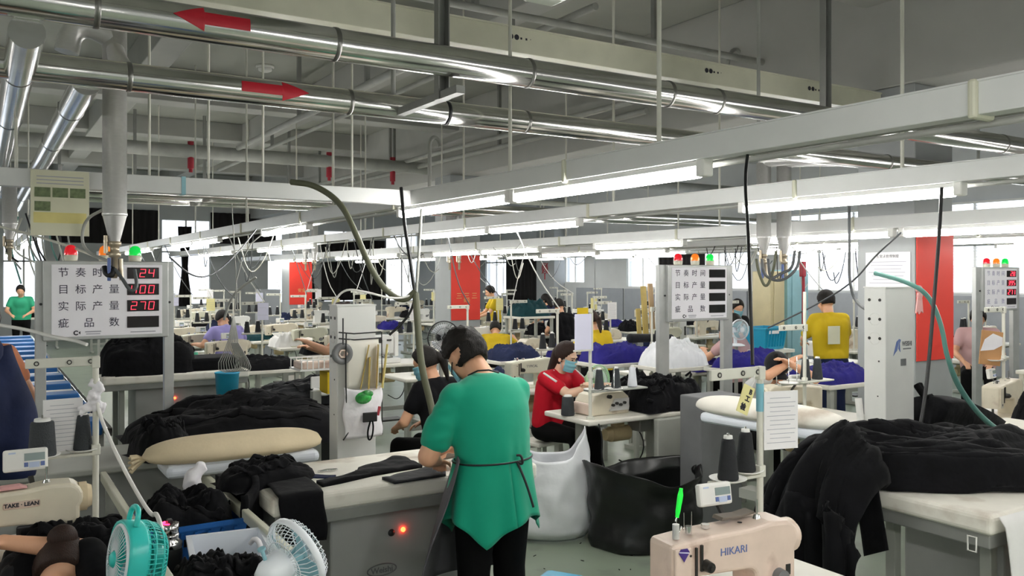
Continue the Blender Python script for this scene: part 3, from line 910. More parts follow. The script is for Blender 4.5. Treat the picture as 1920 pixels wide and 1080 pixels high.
def thread_stand(flip=1, az=.315, bar=True):
    """pole clamped to the table, guide bar on top, spool arm with dishes"""
    t = thing('thread_stand', 'x', 'thread stand')
    mb = MB(); mb.cyl((0, 0, 0), (0, 0, .70), .0125, n=14); mb.cyl((0, 0, 0), (0, 0, .02), .03, n=16); mb.cyl((0, 0, .02), (0, 0, .028), .02, n=12); mb.box((0, 0, .70), (.032, .03, .05), bev=.004); mb.box((0, 0, .33), (.034, .03, .045), bev=.004)
    mb.build('pole', 'rod_white', t)
    L = .25
    mb = MB(); mb.box((-flip * L / 2, 0, .705), (L + .02, .014, .04), bev=.004)
    if bar: mb.build('guide_bar', 'rod_white', t)
    mb = MB()
    for k in (.22, .10, .02): mb.lathe([(.006, -.010), (.010, -.010), (.010, .010), (.006, .010)], 12, Matrix.Translation((-flip * k, 0, .705)) @ Matrix.Rotation(PI / 2, 4, 'X'))
    if bar: mb.build('eyelets', 'dark_metal', t)
    mb = MB(); mb.box((-flip * L / 2, 0, az), (L + .02, .03, .012), bev=.003)
    mb.build('spool_arm', 'rod_white', t)
    for k in (.20, .045):
        T = Matrix.Translation((-flip * k, 0 + (.03 if k < .1 else -.03), az + .007))
        MB().lathe([(0, 0), (.04, .0), (.066, .010), (.068, .014), (.04, .006), (0, .006)], 24, T).build('spool_dish', 'light_plastic', t)
        mb = MB(); mb.add(*cylv(.0035, .175), smooth=True, T=T); mb.build('spindle', 'chrome', t)
    return t
def cylv(r, h, n=8):
    vs = [(r * math.cos(2 * PI * i / n), r * math.sin(2 * PI * i / n), z) for z in (0, h) for i in range(n)]
    return vs, [[i, (i + 1) % n, n + (i + 1) % n, n + i] for i in range(n)] + [list(range(n, 2 * n))]
BUILD['stand'] = thread_stand
BUILD['stand_r'] = lambda: thread_stand(flip=-1)
def dish(st, k):
    """place of the k-th spool dish of a stand, in the room"""
    fl = -1 if st.get('flip_r') else 1
    kk = (.20, .045)[k]
    v = Vector((-fl * kk, (.03 if kk < .1 else -.03), .328))
    m = Matrix.Rotation(st.rotation_euler[2], 4, 'Z')
    return Vector(st.location) + m @ v
def cone(m, h=.15, r0=.038, r1=.022):
    t = thing('thread_cone', 'x', 'thread cone')
    mb = MB(); mb.lathe([(0, .002), (r0 * .96, .002), (r0, .008), (r1 + .002, h - .012), (r1, h - .004), (r1 * .6, h), (0, h)], 22); mb.build('thread', m, t)
    mb = MB(); mb.lathe([(r1 * .75, h - .001), (r1 * .7, h + .010), (.004, h + .012), (.004, h - .004)], 16); mb.build('core_tip', 'light_plastic', t)
    return t
for k, m in (('black', 'thread_black'), ('charcoal', 'thread_charcoal'), ('white', 'thread_white'), ('violet', 'thread_violet'), ('gold', 'thread_gold'), ('mint', 'thread_mint')):
    BUILD['cone_' + k] = (lambda m=m: cone(m))
BUILD['cone_small'] = lambda: cone('thread_black', .11, .028, .02)
BUILD['cone_fat'] = lambda: cone('thread_charcoal', .145, .052, .042)
def stool():
    t = thing('work_stool', 'x', 'stool')
    MB().box((0, 0, .44), (.34, .28, .035), bev=.01).build('seat', 'tabletop', t)
    for sx in (-1, 1):
        for sy in (-1, 1): MB().bar((sx * .13, sy * .1, .42), (sx * .15, sy * .12, 0), .035, .035).build('leg', 'leg_grey', t)
    MB().box((0, 0, .18), (.24, .02, .03)).build('rail', 'leg_grey', t)
    return t
BUILD['stool'] = stool
def ironing_table(L=1.36, badge=True):
    t = thing('ironing_table', 'x', 'ironing table')
    D = .64
    mb = MB(); mb.box((L / 2, D / 2, .825), (L + .03, D + .03, .085), bev=.022, seg=3); mb.build('pad', 'pad_white', t)
    mb = MB(); mb.box((L / 2, D / 2, .755), (L, D, .06), bev=.006); mb.build('steel_rim', 'grey_steel', t)
    mb = MB(); mb.box((L * .52, D * .52, .42), (L * .62, D * .74, .62), bev=.012); mb.build('cabinet', 'cabinet_grey', t)
    for sx in (.12, .90):
        for sy in (.15, .85): MB().box((L * sx, D * sy, .365), (.05, .05, .73), bev=.004).build('leg', 'leg_grey', t)
    x0, y0 = L * .21, D * .52 - D * .37
    mb = MB(); mb.lathe([(0, .008), (.016, .006), (.018, 0)], 16, Matrix.Translation((x0 + .31, y0, .60)) @ Matrix.Rotation(PI / 2, 4, 'X')); mb.build('knob', 'black_plastic', t)
    mb = MB(); mb.sph((x0 + .37, y0 - .004, .607), .012); mb.build('indicator_lamp', 'led_red', t)
    if badge:
        mb = MB(); mb.tube([(x0 + .26 + .075 * math.cos(a), y0 - .002, .43 + .028 * math.sin(a)) for a in [i * PI / 14 for i in range(28)]], .0035, 6, closed=True)
        p = mb.build('badge', 'grey_plastic', t)
        text('Weishi', .04, 'lettering', 'grey_plastic', p, (x0 + .26, y0 - .002, .428), bold=.0006)
    return t
BUILD['ironing_table'] = ironing_table
def box_column(label, cat, loc, w, d, z1, z0=.0, face='left', logo=True):
    t = thing('box_column', label, cat, loc)
    mb = MB(); mb.box((w / 2, d / 2, (z0 + z1) / 2), (w, d, z1 - z0), bev=.005); mb.build('housing', 'white_enamel', t)
    mb = MB(); mb.box((w / 2, d / 2, z1 + .002), (w + .006, d + .006, .008)); mb.build('lid', 'white_enamel', t)
    mb = MB()
    for i in range(3):
        for k in (-1, 1): mb.cyl((-.0005, d / 2 + k * d * .24, z1 - .07 - i * .11), (-.003, d / 2 + k * d * .24, z1 - .07 - i * .11), .009, n=10)
    mb.cyl((-.0005, d * .3, z1 - .42), (-.003, d * .3, z1 - .42), .005, n=8); mb.cyl((-.0005, d * .35, z1 - .62), (-.003, d * .35, z1 - .62), .004, n=8)
    mb.build('bolt_holes', 'dark_metal', t)
    mb = MB()
    for i in (1, 2): mb.tube([(-.0015, d / 2 + .035 * math.cos(a), z1 - .07 - i * .11 + .035 * math.sin(a)) for a in [k * PI / 10 for k in range(20)]], .0012, 4, closed=True)
    mb.build('knockout_rings', 'light_plastic', t)
    if logo:
        mb = MB()
        mb.prism([(.070, -.09), (.085, -.05), (.10, -.01), (.125, .005), (.115, -.03), (.105, -.06), (.085, -.075)], .002, T=Matrix.Translation((0, -.001, z1 - .30)))
        mb.prism([(.118, -.05), (.135, -.07), (.13, -.02), (.14, .0), (.128, .004)], .002, T=Matrix.Translation((0, -.001, z1 - .30)))
        mb.build('emblem', 'key_blue', t)
        p = text('WEISHI', .038, 'lettering', 'grey_plastic', t, (.20, -.0008, z1 - .325), bold=.0008, sx=.75)
        mb = MB(); mb.box((.20, -.001, z1 - .353), (.075, .002, .007)); mb.box((.165, -.001, z1 - .43), (.05, .002, .04)); mb.build('plate', 'grey_plastic', t)
    return t
# --- display board with beacon lamps
def seg_digit(mb, ch, x, z, w, h, y):
    on = {'0': 'abcdef', '1': 'bc', '2': 'abged', '3': 'abgcd', '4': 'fgbc', '5': 'afgcd', '7': 'abc', '8': 'abcdefg', '9': 'abcdfg', '6': 'afgcde'}[ch]
    k = .10 * h
    P = {'a': ((0, h), (w, h)), 'b': ((w, h), (w, h / 2)), 'c': ((w, h / 2), (w, 0)), 'd': ((0, 0), (w, 0)), 'e': ((0, h / 2), (0, 0)), 'f': ((0, h), (0, h / 2)), 'g': ((0, h / 2), (w, h / 2))}
    for s in on:
        (a, b), (c, d) = P[s]
        sl = .12
        mb.bar((x + a + b * sl, y, z + b), (x + c + d * sl, y, z + d), k, .002)
def counting_board(label, loc, rz, digits, faint=False, logo=True, post_w=.06):
    t = thing('counting_board', label, 'counting board', loc, rz)
    W, z0, z1 = .74, 1.445, 1.935
    for s in (-1, 1):
        mb = MB(); mb.box((s * (W / 2 - .0), .03, z1 / 2), (post_w, .05, z1), bev=.004); mb.build('post', 'board_frame', t)
    mb = MB(); mb.box((0, .0, (z0 + z1) / 2), (W - post_w * .3, .05, z1 - z0), bev=.006); mb.build('frame', 'board_frame', t)
    fy = -.0265
    fx0, fx1 = -W / 2 + .055, W / 2 - .05
    mb = MB(); mb.box(((fx0 + fx1) / 2, fy, (z0 + z1) / 2), (fx1 - fx0, .004, z1 - z0 - .045), bev=.001); mb.build('face', 'board_face', t)
    rows = ['节 奏 时 间', '目 标 产 量', '实 际 产 量', '疵  品  数']
    pm = 'board_faint' if faint else 'board_print'
    dxc = fx1 - .115
    for i, row in enumerate(rows):
        z = z1 - .075 - i * .104
        chars = row.split()
        n = len(chars)
        for j, ch in enumerate(chars):
            x = fx0 + .065 + j * (.285 / (n - 1))
            text(ch, .062, 'lettering', pm, t, (x, fy - .0025, z))
        mb = MB(); mb.box((dxc, fy - .002, z), (.19, .006, .072)); d = mb.build('display', 'display_dark' if digits else 'display_grey', t)
        if digits and digits[i]:
            mb = MB()
            s = digits[i]
            for j, ch in enumerate(s):
                seg_digit(mb, ch, dxc + .083 - (len(s) - j) * .052, z - .024, .030, .048, fy - .0065)
            mb.build('digits', 'digit_red', d)
    if logo:
        mb = MB(); mb.tube([(fx0 + .135 + .012 * math.cos(a), fy - .003, z0 + .045 + .012 * math.sin(a)) for a in [R(40) + i * R(28) for i in range(11)]], .0035, 6); mb.prism([(fx0 + .148, z0 + .045), (fx0 + .158, z0 + .055), (fx0 + .158, z0 + .035)], .003, T=Matrix.Translation((0, fy - .003, 0)))
        mb.build('emblem', 'print_black', t)
        mb = MB(); mb.box((fx0 + .23, fy - .0025, z0 + .05), (.09, .001, .008)); mb.box((fx0 + .23, fy - .0025, z0 + .036), (.08, .001, .006)); mb.box((dxc, fy - .0025, z0 + .04), (.15, .001, .007)); mb.build('small_print', 'print_grey', t)
    for s in (-1, 1):
        mb = MB(); mb.cyl((s * (W / 2) + .0, .004, (z0 + z1) / 2 - .02), (s * (W / 2), -.008, (z0 + z1) / 2 - .02), .008, n=10); mb.build('screw', 'black_plastic', t)
    for x, m in ((-.205, 'beacon_red'), (-.01, 'beacon_orange'), (.165, 'beacon_green')):
        mb = MB(); mb.lathe([(.036, 0), (.038, .01), (.040, .036), (.034, .04)], 20, Matrix.Translation((x, .02, z1))); b = mb.build('beacon', 'beacon_base', t)
        mb = MB(); mb.lathe([(.038, .036), (.0375, .06), (.030, .086), (.016, .098), (0, .101)], 20, Matrix.Translation((x, .02, z1))); mb.build('dome', m, b)
    return t
# --- crates and bins
def crate(L, W, H, m, ribbed=True, flare=.03, name='crate'):
    t = thing(name, 'x', 'crate')
    mb = MB()
    wl = .006
    def ring(z, e): return [(-L / 2 - e, -W / 2 - e, z), (L / 2 + e, -W / 2 - e, z), (L / 2 + e, W / 2 + e, z), (-L / 2 - e, W / 2 + e, z)]
    vs = ring(0, -flare) + ring(H, 0) + ring(H, .014) + ring(H - .018, .014) + ring(H, -wl) + ring(wl, -flare - wl)
    fs = [[3, 2, 1, 0]]
    for a, b in ((0, 4), (4, 8), (8, 12)):
        fs += [[a + i, a + (i + 1) % 4, b + (i + 1) % 4, b + i] for i in range(4)]
    fs += [[4 + (i + 1) % 4, 4 + i, 16 + i, 16 + (i + 1) % 4] for i in range(4)]
    fs += [[16 + (i + 1) % 4, 16 + i, 20 + i, 20 + (i + 1) % 4] for i in range(4)]
    fs += [[20, 21, 22, 23]]
    mb.add(vs, fs); mb.build('tub', m, t)
    if ribbed:
        mb = MB()
        for k in range(-3, 4):
            for s in (-1, 1): mb.bar((k * L / 8, s * (W / 2 - flare * .8 + .002), .03), (k * L / 8, s * (W / 2 + .002), H - .03), .012, .010)
        mb.build('ribs', m, t)
    return t
BUILD['crate_blue'] = lambda: crate(.44, .31, .17, 'blue_crate')
BUILD['crate_cyan'] = lambda: crate(.42, .30, .24, 'cyan_crate')
BUILD['bin_white'] = lambda: crate(.36, .27, .20, 'bin_white', False)
def desk_fan(m, r=.105, blades=3, stand=True, shut=False):
    """round table fan facing -Y: rim, front and rear grilles, hub, blades, motor, stand"""
    t = thing('desk_fan', 'x', 'fan')
    T = Matrix.Rotation(PI / 2, 4, 'X')
    zc = r + .07 if stand else 0
    up = Matrix.Translation((0, 0, zc))
    mb = MB(); mb.lathe([(r, -.012), (r + .006, -.010), (r + .006, .010), (r, .012), (r - .003, 0), (r, -.012)], 36, up @ T); mb.build('rim', m, t)
    for nm, s in (('front_grille', 1), ('rear_grille', -1)):
        mb = MB()
        n = 40
        for i in range(n):
            a = 2 * PI * i / n
            pts = []
            for q, d in ((.24, .046), (.6, .045), (.88, .034), (1.0, .008)):
                pts.append(up @ Vector((r * q * math.cos(a), -s * d, r * q * math.sin(a))))
            mb.tube(pts, .0013, 4, caps=False)
        for q, d in ((.24, .046), (.62, .045)): mb.tube([up @ Vector((r * q * math.cos(a), -s * d, r * q * math.sin(a))) for a in [2 * PI * i / 24 for i in range(24)]], .0018, 4, closed=True)
        mb.build(nm, m, t)
    mb = MB(); mb.lathe([(0, .052), (.018, .050), (.027, .046), (.027, .04)], 20, up @ T); mb.build('hub_cap', m, t)
    mb = MB()
    for k in range(blades):
        a0 = 2 * PI * k / blades
        def fn(u, v):
            a = a0 + (v - .5) * 1.5 * (.5 + .5 * u)
            rr = .018 + u * (r * .84 - .018)
            p = up @ Vector((rr * math.cos(a), (v - .5) * .035, rr * math.sin(a)))
            return p
        mb.sheet(fn, 6, 8, thick=.002)
    mb.cyl(up @ Vector((0, -.02, 0)), up @ Vector((0, .02, 0)), .022, n=16)
    mb.build('blades', 'fan_white' if m != 'fan_white' else 'sheet_cyan', t)
    mb = MB(); mb.lathe([(0, -.14), (.03, -.135), (.045, -.11), (.05, -.06), (.045, -.035), (.03, -.03)], 20, up @ T); mb.build('motor_housing', m, t)
    if stand:
        mb = MB(); mb.box((0, .08, zc / 2), (.03, .03, zc), bev=.006); mb.lathe([(0, 0), (.085, 0), (.085, .01), (.05, .025), (0, .03)], 24, Matrix.Translation((0, .05, 0))); mb.build('stand', m, t)
    return t
BUILD['fan_white'] = lambda: desk_fan('fan_white')
BUILD['fan_mint'] = lambda: desk_fan('fan_mint', r=.125)
BUILD['fan_black'] = lambda: desk_fan('black_plastic', r=.14)
def paper_board(w, h, m='paper', lines=11, name='instruction_sheet'):
    t = thing(name, 'x', 'paper sheet')
    mb = MB(); mb.box((0, 0, 0), (w, .004, h), bev=.001); mb.build('sheet', m, t)
    if lines:
        mb = MB()
        for i in range(lines): mb.box((w * .03 * ((i * 7) % 3 - 1), -.0025, h * .42 - (i + .5) * h * .84 / lines), (w * (.6 + .12 * ((i * 5) % 3)), .001, h * .009))
        mb.build('printed_lines', 'print_grey', t)
    return t
BUILD['paper_sheet'] = lambda: paper_board(.15, .22)
BUILD['paper_blank'] = lambda: paper_board(.14, .22, 'paper_violet', 2)
BUILD['paper_yellow'] = lambda: paper_board(.13, .19, 'paper_yellow', 5)
def cable(name, pts, r, m, label, cat='cable', smooth=3, group=None, n=7):
    mb = MB(); mb.tube(pts, r, n, smooth_pts=smooth)
    return single(name, mb, m, label, cat, group=group)
# ============================================================ people
def remeshed(mb, voxel, m, smooth=4, factor=.5):
    me = mb.mesh('shape', m)
    o = bpy.data.objects.new('shape_tmp', me); COL.objects.link(o)
    r = o.modifiers.new('r', 'REMESH'); r.mode = 'VOXEL'; r.voxel_size = voxel; r.use_smooth_shade = True
    if smooth:
        s = o.modifiers.new('s', 'SMOOTH'); s.factor = factor; s.iterations = smooth
    dg = bpy.context.evaluated_depsgraph_get()
    out = bpy.data.meshes.new_from_object(o.evaluated_get(dg))
    bpy.data.objects.remove(o)
    out.materials.clear(); out.materials.append(M[m])
    out.polygons.foreach_set('use_smooth', [True] * len(out.polygons))
    return out
def put(name, me, parent):
    o = bpy.data.objects.new(name, me); COL.objects.link(o); o.parent = parent
    return o
def limb(mb, a, b, ra, rb, n=14):
    a, b = Vector(a), Vector(b)
    mb.cyl(a, b, ra, rb, n=n); mb.sph(a, ra, n, 8); mb.sph(b, rb, n, 8)
def ell(mb, c, r, rot=None):
    T = Matrix.Translation(c) @ (rot.to_4x4() if rot is not None else Matrix())
    mb.sph((0, 0, 0), r, 16, 10, T)
def hand(mb, w, d, n, curl=.5, side=1, s=1.0):
    """w wrist, d direction of the fingers, n palm normal"""
    d = d.normalized(); n = (n - d * n.dot(d)).normalized(); x = d.cross(n) * side
    B = Matrix((x, d, n)).transposed()
    ell(mb, w + d * .045 * s, (.040 * s, .050 * s, .016 * s), B)
    limb(mb, w - d * .01, w + d * .02, .024 * s, .026 * s)
    for k, (off, l) in enumerate(((-.029, .062), (-.010, .072), (.010, .068), (.028, .052))):
        p = w + d * .082 * s + x * off * s
        q = p + (d * math.cos(curl * .6) - n * math.sin(curl * .6)) * l * .5 * s
        r = q + (d * math.cos(curl * 1.7) - n * math.sin(curl * 1.7)) * l * .5 * s
        limb(mb, p - d * .02, q, .0095 * s, .009 * s, 8); limb(mb, q, r, .009 * s, .0075 * s, 8)
    p = w + d * .03 * s - x * .034 * s
    q = p + (d * .7 - x * .6 - n * .25).normalized() * .038 * s
    limb(mb, p, q, .012 * s, .010 * s, 8); limb(mb, q, q + (d * .95 - n * .4).normalized() * .03 * s, .010 * s, .008 * s, 8)
def bend(a, c, la, lb, hint):
    """elbow between a and c"""
    v = c - a; L = min(v.length, (la + lb) * .995)
    v = v.normalized()
    k = (la * la - lb * lb + L * L) / (2 * L)
    h = math.sqrt(max(0, la * la - k * k))
    hp = (hint - v * hint.dot(v)).normalized()
    return a + v * k + hp * h, a + v * L
def figure(label, loc, rz, sit=None, lean=8, head=(20, 0, 0), wrists=None, shirt='yellow_shirt', trousers='trouser_black', hair='hair_dark', style='short', skin='skin',
           mask=False, vox=.014, H=1.62, build=1.0, sleeve=.55, face=True, legs=True, hints=None, cap=None, group=None, palm=(0, 0, -1), neck_v=False, twist=0):
    """local frame: +Y is the front. wrists: {1: right, -1: left} local points"""
    t = thing('person', label, 'person', loc, rz, group)
    k = H / 1.62
    hipz = (sit + .09) if sit else .87 * k
    hip = Vector((0, 0, hipz))
    Rl = Matrix.Rotation(R(twist), 3, 'Z') @ Matrix.Rotation(R(-lean), 3, 'X')
    def T(x, y, z): return hip + Rl @ Vector((x * k, y * k, z * k))
    sh = {s: T(s * .175, -.005, .45) for s in (1, -1)}
    neck, head0 = T(0, -.01, .50), None
    Hh = Euler((R(-head[0]), R(head[1]), R(head[2]))).to_matrix()
    hc = neck + Rl @ Vector((0, .015, .03)) + Hh @ Vector((0, .02, .115)) * k
    B = Hh
    body, cloth, tr, shoes = MB(), MB(), MB(), MB()
    def hp(x, y, z): return hc + B @ (Vector((x, y, z)) * k)
    # head and neck
    ell(body, hp(0, -.008, .02), (.076 * k, .094 * k, .098 * k), B)
    ell(body, hp(0, .018, -.045), (.058 * k, .070 * k, .068 * k), B)
    ell(body, hp(0, .060, -.088), (.026 * k, .022 * k, .020 * k), B)
    ell(body, hp(0, .094, -.022), (.013 * k, .020 * k, .020 * k), B)
    ell(body, hp(0, .080, .0), (.010 * k, .014 * k, .030 * k), B)
    ell(body, hp(0, .078, .028), (.050 * k, .014 * k, .012 * k), B)
    for s in (-1, 1):
        ell(body, hp(s * .078, -.008, -.015), (.011 * k, .020 * k, .033 * k), B)
        ell(body, hp(s * .040, .062, -.035), (.022 * k, .02 * k, .02 * k), B)
    limb(body, neck - Rl @ Vector((0, 0, .05)), hp(0, -.018, -.07), .058 * k, .052 * k)
    # torso (skin below, cloth above)
    def tors(mb, g, top=.455):
        ell(mb, T(0, .005, .36), (.165 * k * build + g, .105 * k * build + g, .15 * k), Rl)
        ell(mb, T(0, .0, .18), (.145 * k * build + g, .100 * k * build + g, .18 * k), Rl)
        ell(mb, T(0, .0, .03), (.165 * k * build + g, .115 * k * build + g, .13 * k), Rl)
        for s in (1, -1):
            limb(mb, T(s * .06, -.012, .455), sh[s], .055 * k + g, .056 * k + g)
            limb(mb, T(s * .10, .0, .05), T(s * .13, -.02, .38), .085 * k * build + g, .075 * k * build + g)
        limb(mb, T(0, -.01, .40), T(0, -.012, .485), .075 * k + g, .052 * k + g * .6)
    tors(body, -.012); tors(cloth, .010)
    # arms
    els = {}
    wr = wrists or {1: (.15, .38, hipz + .12), -1: (-.15, .38, hipz + .12)}
    for s in (1, -1):
        w = Vector(wr[s])
        hint = Vector((s * .7, -.3, -.7)) if not hints else Vector(hints[s])
        el, w = bend(sh[s], w, .27 * k, .24 * k, hint); els[s] = el
        limb(body, sh[s], el, .048 * k, .040 * k); limb(body, el, w, .041 * k, .026 * k)
        limb(body, el, el * .6 + w * .4, .040 * k, .037 * k)
        hand(body, w, (w - el), Vector(palm) * -1, .5, s, k)
        e2 = sh[s] * (1 - sleeve * 1.0) + el * sleeve if sleeve <= 1 else el
        limb(cloth, sh[s], e2, .064 * k, .062 * k)
        if sleeve > 1: limb(cloth, el, el * (2 - sleeve) + w * (sleeve - 1), .058 * k, .042 * k)
    # legs
    for s in (1, -1):
        a = hip + Vector((s * .095 * k, 0, -.02))
        if sit:
            kn = hip + Vector((s * .12 * k, .40 * k, -.03)); an = Vector((kn.x, kn.y + .04, .09))
        else:
            kn = Vector((s * .10 * k, .02, .47 * k)); an = Vector((s * .11 * k, -.02, .08))
        if legs:
            limb(tr, a, kn, .095 * k * build, .066 * k); limb(tr, kn, an, .068 * k, .052 * k)
            limb(body, a, kn, .075 * k, .05 * k); limb(body, kn, an, .05 * k, .04 * k)
            limb(shoes, an + Vector((0, -.02, -.04)), an + Vector((0, .13, -.05)), .042, .034)
    ell(tr, hip + Vector((0, 0, -.01)), (.175 * k * build, .125 * k * build, .13 * k))
    put('body', remeshed(body, vox * .62 if face else vox * .8, skin, 3), t)
    put('shirt', remeshed(cloth, vox, shirt, 5), t)
    put('trousers', remeshed(tr, vox, trousers, 4), t)
    if legs: put('shoes', remeshed(shoes, .012, 'black_plastic', 2), t)
    # hair
    hm = MB()
    def hairfn(u, v):
        th, ph = u * 2 * PI, (v - .5) * PI
        d = Vector((math.cos(ph) * math.sin(th), math.cos(ph) * math.cos(th), math.sin(ph)))
        f = d.y * .9 - d.z * .55           # towards the face
        low = d.z < (-.55 if style != 'long' else -.95) + .25 * max(0, d.y)
        inside = f > .48 or low
        nn = .035 * noise.noise(d * 5 + Vector((hc.x * 9, hc.y * 9, 0)))
        k2 = max(0, min(1, (f - .40) / .14)); k2 = 1 if low else k2 * k2 * (3 - 2 * k2)
        rr = (1.13 + nn) * (1 - k2) + .80 * k2
        return hp(d.x * .080 * rr, -.010 + d.y * .098 * rr, .022 + d.z * .104 * rr)
    hm.sheet(hairfn, 36, 26)
    if style == 'pony':
        limb(hm, hp(0, -.10, .04), hp(0, -.14, -.02), .028 * k, .036 * k); limb(hm, hp(0, -.14, -.02), hp(0, -.125, -.17), .036 * k, .012 * k)
    if style == 'bun': ell(hm, hp(0, -.10, .075), (.048 * k, .045 * k, .045 * k))
    if style == 'long': limb(hm, hp(0, -.07, 0), hp(0, -.085, -.16), .07 * k, .05 * k)
    put('hair', hm.mesh('hair', hair), t)
    if cap:
        cm = MB()
        def capfn(u, v):
            th, ph = u * 2 * PI, v * PI / 2
            return hp(math.cos(ph) * math.sin(th) * .094, -.012 + math.cos(ph) * math.cos(th) * .112, .035 + math.sin(ph) * .098)
        cm.sheet(capfn, 28, 8, thick=.004); cm.sheet(lambda u, v: hp((u - .5) * .15, .08 + v * .075 * math.sin(PI * (.12 + .76 * u)), .045 - .015 * v - .05 * (u - .5) ** 2 * 4), 10, 4, thick=.004)
        put('cap', cm.mesh('cap', cap), t)
    if face:
        e = MB()
        for s in (-1, 1): ell(e, hp(s * .031, .083, .004), (.011 * k, .006 * k, .005 * k), B)
        put('eyes', e.mesh('eyes', 'eye_dark'), t)
        e = MB()
        for s in (-1, 1): limb(e, hp(s * .018, .091, .022), hp(s * .046, .080, .024), .0035, .003, 6)
        put('eyebrows', e.mesh('eyebrows', hair), t)
        if not mask:
            e = MB(); ell(e, hp(0, .082, -.062), (.022 * k, .008 * k, .006 * k), B); put('lips', e.mesh('lips', 'lip'), t)
    if mask:
        e = MB()
        def mfn(u, v):
            a = (u - .5) * 2.5
            pleat = .003 * math.sin(v * 6 * PI)
            return hp(math.sin(a) * .082 * (1 - .18 * v), .012 + math.cos(a) * (.098 - .015 * abs(v - .4)) + pleat, -.002 - .105 * v)
        e.sheet(mfn, 20, 14, thick=.003)
        for s in (-1, 1): e.tube([hp(s * .076, .045, -.01), hp(s * .084, -.0, .005), hp(s * .086, -.018, -.01), hp(s * .072, .03, -.09)], .0018, 5)
        put('face_mask', e.mesh('face_mask', 'mask_blue'), t)
    t_data = dict(hip=hip, T=T, sh=sh, hp=hp, Rl=Rl, el=els)
    return t, t_data
# ============================================================ foreground right: sewing station
TB = .78
def at(p, dx_=0, dy_=0, dz_=0): return (p[0] + dx_, p[1] + dy_, p[2] + dz_)
BUILD['machine_hikari'] = lambda: sewing_machine('pink_cream', 'HIKARI', 'key_blue', panel=True, wheel='pink_cream')
hk = use('machine_hikari', (2.03, 1.96, TB + .0), R(-7), 'beige pink sewing machine with blue lettering and a violet gem sticker, front right', None)
for o in list(kids(hk)):
    if o.name.startswith('control_panel') or o.name.startswith('panel_bracket'):
        o.location = (.05, .06, .01)
mb = MB(); mb.prism([(-.020, .006), (-.012, .018), (.012, .018), (.020, .006), (0, -.022)], .002, T=Matrix.Translation((-.213, -.0735, .222))); gs = mb.build('gem_sticker', 'diamond_violet', hk)
mb = MB(); mb.bar((-.232, -.0755, .232), (-.196, -.0755, .226), .001, .003); mb.build('sticker_line', 'paper_violet', gs)
mb = MB(); mb.cyl((-.205, -.02, .255), (-.205, -.02, .300), .011, n=14); mb.build('thread_post', 'aluminium', hk)
mb = MB()
for i in range(3): mb.cyl((-.165 + i * .028, .03, .26), (-.168 + i * .03, .03, .315), .0012, n=5)
mb.build('thread_pins', 'chrome', hk)
hkx = Matrix.Translation(hk.location) @ Matrix.Rotation(R(-7), 4, 'Z')
p = hkx @ Vector((-.205, -.02, .296))
t = thing('seam_ripper', 'bright green handled tool standing in the post of the front right sewing machine', 'tool', p)
mb = MB(); mb.bar((0, 0, .012), (.006, 0, .03), .004, .004); mb.build('blade', 'chrome', t)
mb = MB(); mb.tube([(.005, 0, .024), (.010, 0, .05), (.018, 0, .085), (.022, 0, .112)], [.006, .008, .009, .006], 10, smooth_pts=1); mb.build('handle', 'tag_green', t)
p = hkx @ Vector((.05, .03, .279))
mb = MB(); mb.prism([(-.06, 0), (-.052, .010), (.02, .008), (.075, .016), (.08, .009), (.02, .0)], .05, bev=.002)
single('cloth_scrap', mb, 'sneaker', 'small brownish scrap lying on top of the front right sewing machine', 'scrap', p, R(-7))
use('table', (2.07, 2.01, 0), 0, 'cream sewing table under the front right sewing machine')
st = use('stand', (2.50, 2.235, TB), 0, 'cream thread stand with the hanging yellow tag, behind the front right sewing machine')
use('cone_black', dish(st, 0), 0, 'black thread cone with white tip, left one on the dishes behind the front right machine')
use('cone_black', dish(st, 1), 0, 'black thread cone with white tip, right one on the dishes behind the front right machine')
p = hkx @ Vector((-.02, .26, 0))
use('cone_black', (p.x, p.y, TB), .5, 'black thread cone seen under the arm of the front right sewing machine')
# paper on the stand, tape, yellow tag
t = use('paper_sheet', (2.575, 2.20, TB + .52), R(-14), 'white printed sheet hanging from the thread stand behind the front right machine')
mb = MB(); mb.cyl((2.50, 2.235, TB + .555), (2.50, 2.235, TB + .66), .0145, n=14)
single('tape_wrap', mb, 'mask_blue', 'pale teal tape wrapped round the pole of the thread stand with the yellow tag', 'tape')
t = thing('yellow_tag', 'yellow tag with black characters hanging tilted from the thread stand bar', 'tag', (2.385, 2.20, TB + .612))
t.rotation_euler = (0, R(24), 0)
mb = MB(); mb.box((0, 0, 0), (.062, .003, .105), bev=.001); mb.build('card', 'paper_yellow', t)
mb = MB(); mb.tube([(.01, 0, .05), (.014, 0, .075), (.02, .012, .10)], .003, 6); mb.build('string', 'cable_white', t)
text('B', .026, 'lettering', 'print_black', t, (.012, -.0025, .032), bold=.001)
text('工', .024, 'lettering', 'print_black', t, (.006, -.0025, .004), bold=.001)
text('检', .028, 'lettering', 'print_black', t, (-.004, -.0025, -.03), bold=.001)
p = onz(1046, 1085, .45)
t = thing('plastic_tub', 'bright blue upturned plastic tub at the bottom edge, left of the front right machine', 'tub', (p.x, p.y, 0), .55)
mb = MB(); mb.box((0, 0, .225), (.25, .23, .448), bev=.04, seg=4); mb.build('shell', 'cyan_crate', t)
mb = MB(); mb.box((0, 0, .02), (.29, .27, .04), bev=.012); mb.build('lip', 'cyan_crate', t)
